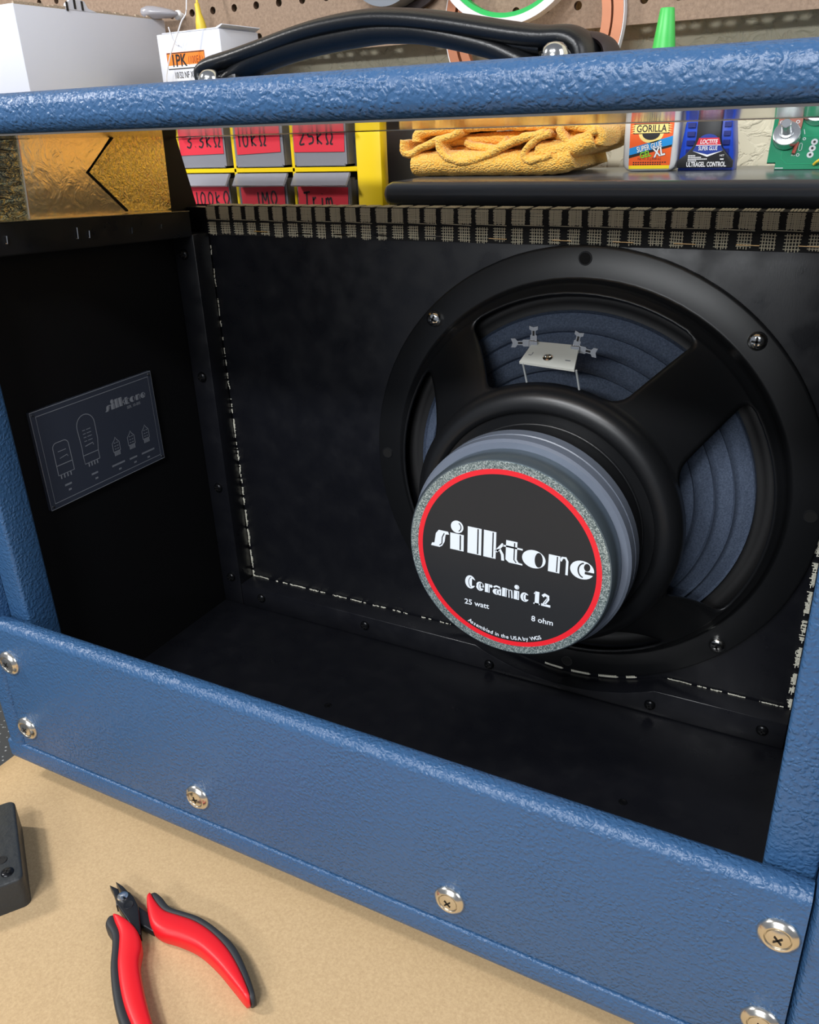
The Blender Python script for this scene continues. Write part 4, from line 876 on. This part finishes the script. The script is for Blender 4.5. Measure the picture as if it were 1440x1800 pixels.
t = thing('tape_roll', 'white and green edged tape roll hanging on the pegboard', 'tape', (.192, .186, .46))
bm = roll((.1915, .5235), .0585, .0640, .178, .190, None); obj('tape', bm, M_WTAPE, t); bm = roll((.1915, .5235), .0550, .0584, .180, .189, None); obj('liner', bm, M_GTAPE, t, label='green inner ring')
t = thing('tape_roll', 'large loop of copper tape hanging behind the green and white roll', 'tape', (.2, .194, .39))
bm = roll((.2070, .4620), .0660, .0735, .1915, .1990, None); obj('tape', bm, M_CTAPE, t); bm = roll((.2070, .4620), .0570, .0640, .1925, .1985, None); obj('inner_wrap', bm, M_CTAPE, t); 
bm = roll((.2070, .4620), .0737, .0743, .1915, .1990, None); obj('liner', bm, M_WTAPE, t, label='white liner edge')
# towel --------------------------------------------------------------
rnd = random.Random(2)
def rough_cloth(bm, amp):
    from mathutils import noise as nz
    for v in bm.verts:
        p = v.co * 140; v.co += Vector(nz.noise_vector(p)) * amp + Vector(nz.noise_vector(p * 3.3)) * amp * .4
tw = new()
def ribbon(pts, th, y0, y1, sub=6, closed=False):
    """thick cloth layer: a curve in x-z, thickness th, running y0..y1 with a rounded front edge"""
    path = smooth_path([(a, 0, b) for a, b in pts], sub, closed); n = len(path); ys = [y0, y0 + th * .15, y0 + th * .5, y0 + .010, y0 + .025, y0 + .045, y1]; tk = [.25, .7, 1, 1, 1, 1, 1]
    rows = []
    for y, k in zip(ys, tk):
        a, b = [], []
        for i, p in enumerate(path):
            d = (path[(i + 1) % n] - path[i - 1]) if closed else (path[min(i + 1, n - 1)] - path[max(i - 1, 0)]); d.normalize(); nn = Vector((-d.z, 0, d.x)) * th / 2 * k
            a.append(tw.verts.new(p + nn + Vector((0, y, 0)))); b.append(tw.verts.new(p - nn + Vector((0, y, 0))))
        rows.append(a + list(reversed(b)))
    k = len(rows[0]); fs = []
    for r0, r1 in zip(rows, rows[1:]):
        for j in range(k): fs.append(tw.faces.new((r0[j], r0[(j + 1) % k], r1[(j + 1) % k], r1[j])))
    h = k // 2
    for r in (rows[0], rows[-1]):
        for j in range(h - 1): fs.append(tw.faces.new((r[j], r[j + 1], r[k - 2 - j], r[k - 1 - j])))
    bmesh.ops.recalc_face_normals(tw, faces=fs)
z0 = ZC
ribbon([(.1560, z0 + .0088), (.162, z0 + .0086), (.185, z0 + .0088), (.225, z0 + .0086), (.262, z0 + .0086), (.278, z0 + .0092), (.2900, z0 + .0125)], .0165, .080, .168, 8)
ribbon([(.262, z0 + .0150), (.280, z0 + .0160), (.296, z0 + .0190), (.306, z0 + .0225)], .0125, .081, .168, 8)
ribbon([(.170, .3700), (.200, .3715), (.240, .3720), (.285, .3725), (.304, .3740)], .0070, .096, .165, 8)
ribbon([(.170, .3775), (.200, .3790), (.245, .3800), (.280, .3800), (.306, .3810)], .0075, .094, .165, 8)
ribbon([(.157, .3790), (.160, .3845), (.185, .3875), (.230, .3885), (.262, .3875), (.288, .3868), (.309, .3815), (.3085, .3745)], .0078, .086, .166, 8)
ribbon([(.158, .3890), (.190, .3935), (.240, .3940), (.290, .3925), (.306, .3880)], .0060, .088, .166, 8)
ribbon([(.1485, .3800), (.1480, .3745), (.1510, .3708), (.1580, .3720), (.1650, .3750), (.1780, .3790), (.1913, .3822), (.2000, .3850)], .0050, .080, .150, 6)
ribbon([(.1815, .3795), (.1825, .3735), (.1875, .3690), (.1960, .3662), (.2060, .3655), (.2215, .3690), (.2385, .3755), (.2526, .3796), (.2700, .3818)], .0052, .078, .150, 6)
ribbon([(.2010, .3770), (.2120, .3745), (.2280, .3735), (.2360, .3790)], .0048, .086, .150, 6)
ribbon([(.2740, .3820), (.2650, .3792), (.2575, .3750), (.2540, .3705), (.2545, .3670), (.2600, .3655), (.2690, .3668), (.2760, .3690)], .0046, .078, .150, 6)
ribbon([(.2790, .3850), (.2870, .3760), (.3010, .3800), (.3080, .3830)], .0050, .082, .150, 6)
ribbon([(.2770, .3690), (.2900, .3715), (.3020, .3770)], .0095, .083, .160, 6)
bmesh.ops.subdivide_edges(tw, edges=[e for e in tw.edges if e.calc_length() > .006], cuts=1, use_grid_fill=True)
rough_cloth(tw, .0009)
for v in tw.verts: v.co.x = .150 + (v.co.x - .150) * .925; v.co.z = ZC + (v.co.z - ZC) * 1.05
for v in tw.verts: v.co.z = max(v.co.z, ZC + .0001)
o = obj('towel', tw, M_TERRY, loc=(.23, .12, ZC), ang=180); tag(o, 'folded orange terry towel lying on the black case lid', 'towel')

# glue bottle (clear, orange label, green cone cap)
gb = thing('glue_bottle', 'clear glue bottle with orange label and green cone cap on the black lid', 'glue bottle', (.3238, .137, ZC))
def rrect(x0, x1, z0, z1, r, n=5): return arc(x1 - r, z1 - r, r, r, 0, 90, n) + arc(x0 + r, z1 - r, r, r, 90, 180, n) + arc(x0 + r, z0 + r, r, r, 180, 270, n) + arc(x1 - r, z0 + r, r, r, 270, 360, n)
bm = new(); prism(bm, rrect(.3045, .3425, ZC + .0001, .4050, .0065), 1, .125, .150); bevel_where(bm, lambda a, b: abs(a.y - b.y) < 1e-6, .0022, 3); obj('bottle_body', bm, M_BOTTLE, gb)
bm = new(); T = T_front(.3238, .3720, .1247, 0); e1 = .05
OR, CR, SK, BLK, WH, LM, YL = range(7)
poly(bm, T, [(-15, 16), (-14.4, -13.2), (-12.5, -14.6), (12.6, -14.6), (14.6, -12), (15.4, 16)], OR); rect(bm, T, -14.3, 14.2, -14.6, -12.4, YL, e1)
poly(bm, T, [(-14.6, -1.0), (15.2, 6.6), (15.2, 1.0), (-14.6, -5.6)], SK, e1); poly(bm, T, [(-14.6, -5.6), (15.0, 1.0), (15.0, -.4), (-14.6, -7.6)], BLK, e1)
ell(bm, T, 0, 8.4, 8.6, 6.2, CR, e1, 180, 360); ell(bm, T, 0, 8.4, 6.2, 4.2, BLK, 2 * e1, 180, 360)
poly(bm, T, [(-12.6, 8.2), (12.6, 8.2), (12.2, 14.8), (-12.2, 14.8)], BLK, 2.5 * e1); poly(bm, T, [(-11.8, 8.7), (11.8, 8.7), (11.4, 14.3), (-11.4, 14.3)], CR, 3 * e1)
for s in (-1, 1):
    for k in range(4): poly(bm, T, [(s * 11.6, 9 + k * 1.4), (s * 14.6, 8.6 + k * 1.6), (s * 11.6, 9.9 + k * 1.4)], CR, 3 * e1)
wd = text(bm, T, 'GORILLA', 6.4, 0, 9.4, BLK, 4 * e1, xs=.80, bold=.02, align='CENTER')
c_, s_ = math.cos(.22), math.sin(.22); Tr = lambda a, b, e=0: T(a * c_ - b * s_, a * s_ + b * c_, e)
text(bm, Tr, 'SUPER GLUE', 5.2, -9.6, -1.8, BLK, 2 * e1, xs=.62, bold=.05); text(bm, Tr, 'SUPER GLUE', 5.2, -9.6, -1.8, WH, 3 * e1, xs=.62, bold=.02)
text(bm, Tr, 'GEL', 5.6, -8.0, -6.2, BLK, 2 * e1, xs=.8, bold=.05); text(bm, Tr, 'GEL', 5.6, -8.0, -6.2, LM, 3 * e1, xs=.8, bold=.02)
text(bm, Tr, 'XL', 8.0, 1.6, -7.6, BLK, 4 * e1, xs=.8, bold=.06); text(bm, Tr, 'XL', 8.0, 1.6, -7.6, WH, 5 * e1, xs=.8, bold=.03)
text(bm, T, 'Net Wt. 25 g (0.88 oz.)', 2.3, 0, -8.8, BLK, 2 * e1, xs=.75, align='CENTER')
for z, n in ((-10.4, 14), (-11.7, 12)):
    for k in range(n): rect(bm, T, -11.5 + k * 1.7, -10.4 + k * 1.7, z - .35, z + .35, BLK, 2 * e1)
obj('front_label', bm, [M_ORANGE, M_CREAM, M_SKY, M_PBLACK, M_WHITE, M_LIME, M_LYEL], gb, smooth=False, label='orange label with black, white and green lettering')
bm = new(); lathe(bm, [(0, 0), (.0125, 0), (.0125, .006), (.0104, .008), (.0086, .020), (.0070, .034), (.0048, .0515), (.0044, .0522), (0, .0524)], (.3242, .1375, .4052), (0.02, 0, 1), 28); obj('cap', bm, M_GREENCAP, gb, label='tapered green cap')
# blue and black glue bottle
lb2 = thing('glue_bottle', 'blue ribbed glue bottle with black front, right of the clear bottle', 'glue bottle', (.362, .137, ZC))
bm = new(); pts = [(.3432, ZC), (.3800, ZC), (.3800, .3660), (.3790, .3730), (.3772, .3860), (.3745, .3990), (.3680, .4060), (.3560, .4060), (.3490, .3990), (.3462, .3860), (.3446, .3740), (.3436, .3650)]
prism(bm, pts, 1, .1285, .1500); bevel_where(bm, lambda a, b: abs(a.y - b.y) < 1e-6, .0012, 2); by = obj('bottle_body', bm, M_BLUEPL, lb2)
bm = new()
for k in range(6): 
    z = .3655 + k * .0056; box(bm, .3480, .3532, .1272, .1283, z + .0010, z + .0040); box(bm, .3722, .3766, .1272, .1283, z + .0010, z + .0040)
obj('grip_recess', bm, mat('deep_blue', (16, 32, 110), .4), by, smooth=False)
bm = new(); pts = [(.3430, ZC + .0020), (.3802, ZC + .0020), (.3802, .3618), (.3760, .3665), (.3722, .3710), (.3708, .3770), (.3704, .4040), (.3545, .4040), (.3546, .3770), (.3530, .3715), (.3480, .3660), (.3430, .3622)]
prism(bm, pts, 1, .1255, .1284); bevel_where(bm, lambda a, b: abs(a.y - b.y) < 1e-6 and a.y < .126, .0009, 2); fr = obj('front_shell', bm, M_SHRBLK, lb2, label='black front shell')
bm = new(); T = T_front(.3628, .3700, .1253, 0); RD, NV, WT, BL = range(4)
ell(bm, T, 0.2, 4.6, 6.6, 4.4, NV, 0, 0, 180); poly(bm, T, [(-7.8, 2.0), (8.6, 2.0), (7.0, 6.6), (-6.2, 6.6)], RD, e1)
poly(bm, T, [(-9.8, -1.6), (10.4, -1.6), (8.6, 2.0), (-7.8, 2.0)], NV, e1); poly(bm, T, [(-9.8, -1.6), (0.3, -5.4), (10.4, -1.6), (0.3, -4.0)], WT, 2 * e1); poly(bm, T, [(-9.6, -1.6), (0.3, -4.0), (10.2, -1.6)], NV, e1)
rect(bm, T, -7.9, 8.7, 1.8, 2.2, WT, 2 * e1)
text(bm, T, 'LOCTITE', 3.7, .4, 3.0, WT, 2 * e1, xs=.78, bold=.03, align='CENTER', shear=.15); text(bm, T, 'SUPER GLUE', 3.7, .3, -1.2, WT, 2 * e1, xs=.62, bold=.012, align='CENTER')
text(bm, T, 'ULTRAGEL. CONTROL.', 4.3, .2, -11.6, WT, 2 * e1, xs=.60, bold=.02, align='CENTER')
for k, (n, z) in enumerate(((5, -4.6), (9, -5.7), (13, -6.8), (6, -7.9))):
    for q in range(n): rect(bm, T, -12.5 + q * 1.0, -11.7 + q * 1.0, z - .3, z + .35, WT, e1)
text(bm, T, 'NET', 1.7, 8.4, -5.2, WT, e1); rect(bm, T, 9, 11.4, -7.4, -6.6, WT, e1)
obj('front_label', bm, [M_LRED, M_NAVY, M_WHITE, M_PBLACK], fr, smooth=False, label='red and navy badge with white lettering')
# circuit board leaning back on the lid
th = math.radians(30); O = Vector((0, .128, ZC)); du = Vector((0, math.sin(th), math.cos(th))); nb = Vector((0, -math.cos(th), math.sin(th)))
def PB(x, v, e=0): return Vector((x, 0, 0)) + O + du * v + nb * e
cb = thing('circuit_board', 'green circuit board with metal potentiometers, leaning on the black lid', 'circuit board', (.43, .14, ZC))
def pbprism(bm, pts, e0_, e1_, mi=0):
    a = [bm.verts.new(PB(p[0], p[1], e1_)) for p in pts]; b = [bm.verts.new(PB(p[0], p[1], e0_)) for p in pts]; n = len(pts)
    fs = [bm.faces.new(a), bm.faces.new(list(reversed(b)))] + [bm.faces.new((a[i], b[i], b[(i + 1) % n], a[(i + 1) % n])) for i in range(n)]
    setm(bm, fs, mi); bmesh.ops.recalc_face_normals(bm, faces=fs)
bm = new(); pbprism(bm, [(.4070, .0004), (.520, .0004), (.520, .075), (.4010, .075), (.4016, .0052), (.4070, .0052)], -.0016, 0); obj('board', bm, M_PCB, cb, smooth=False)
bm = new()
TP = lambda a, b, e=0: PB(a / 1000, b / 1000, .0002 + e / 1000)
for p in ([(410, 20), (410, 8), (414, 4), (432, 4)], [(409, 24), (404, 29)], [(420, 23), (445, 23)], [(424, 30), (460, 31)]): stroke(bm, TP, p, .35, 0)
rect(bm, TP, 407.3, 412.4, .9, 1.5, 1, 0); stroke(bm, TP, [(421.0, 28), (422.0, 24.5)], .4, 1)
for c, r_ in (((422.2, 21.3), .8), ((420.0, 10.2), .9)): stroke(bm, TP, arc(c[0], c[1], r_, r_, 0, 360, 14)[:-1], .45, 1, 0, True)
stroke(bm, TP, [(419.8, 14), (419.8, 17.4), (420.3, 18.3), (421.2, 18.3), (421.7, 17.4), (421.7, 14), (421.2, 13.2), (420.3, 13.2)], .3, 1, 0, True)
for k in range(3):
    ell(bm, TP, 427.6 + k * .6, 10.2 + k * 4.4, 2.1, 2.2, 1, 0); ell(bm, TP, 427.6 + k * .6, 10.2 + k * 4.4, .8, .9, 2, .1)
text(bm, TP, 'R5', 2.2, 416, 9.5, 1, 0)
obj('solder_pads', bm, [M_TRACE, M_SOLDER, M_PBLACK], cb, smooth=False)
def pot(x, v, n_='potentiometer'):
    bm = new(); pbprism(bm, [(x - .0072, v + .004), (x + .0078, v + .004), (x + .0084, v + .0165), (x - .0066, v + .0165)], .0004, .0020); pt = obj(n_, bm, M_POTB, cb, smooth=False, label='potentiometer on brown wafer')
    bm = new()
    for k in range(3):
        cx = (x - .0048 + k * .0050) * 1000; vv = v * 1000
        stroke(bm, lambda a, b, e=0: PB(a / 1000, b / 1000, .0022), arc(cx, vv + 10.0, 1.0, 1.0, 0, 360, 12)[:-1], .6, 0, 0, True)
        rect(bm, lambda a, b, e=0: PB(a / 1000, b / 1000, .0022), cx - 1.7, cx + 1.7, vv + 12.8, vv + 15.8, 0); rect(bm, lambda a, b, e=0: PB(a / 1000, b / 1000, .0023), cx - .8, cx + .6, vv + 13.0, vv + 14.2, 1)
    obj('lug_row', bm, [M_SOLDER, M_PBLACK], pt, smooth=False)
    bm = new(); lathe(bm, [(.0086, .0005), (.0088, .004), (.0084, .0065), (.0078, .0068), (.0045, .0070), (.0043, .0085), (.0032, .0088), (.0032, .0186), (.0028, .0190), (0, .0190)], PB(x, v), nb, 32)
    obj('shaft', bm, M_ALU, pt)
pot(.4113, .0222); pot(.4275, .0385)
bm = new(); tube(bm, [PB(.4185, .0185, .0012), PB(.4172, .0105, .0012)], .0012, n=10); obj('resistor', bm, M_REDRES, cb)
bm = new(); tube(bm, smooth_path([PB(.4310, .0030, .001), PB(.4335, .0040, .004), PB(.4380, .0060, .004), PB(.450, .0080, .002)], 4), .0009, n=8); obj('jumper_wire', bm, M_YCLIP, cb)
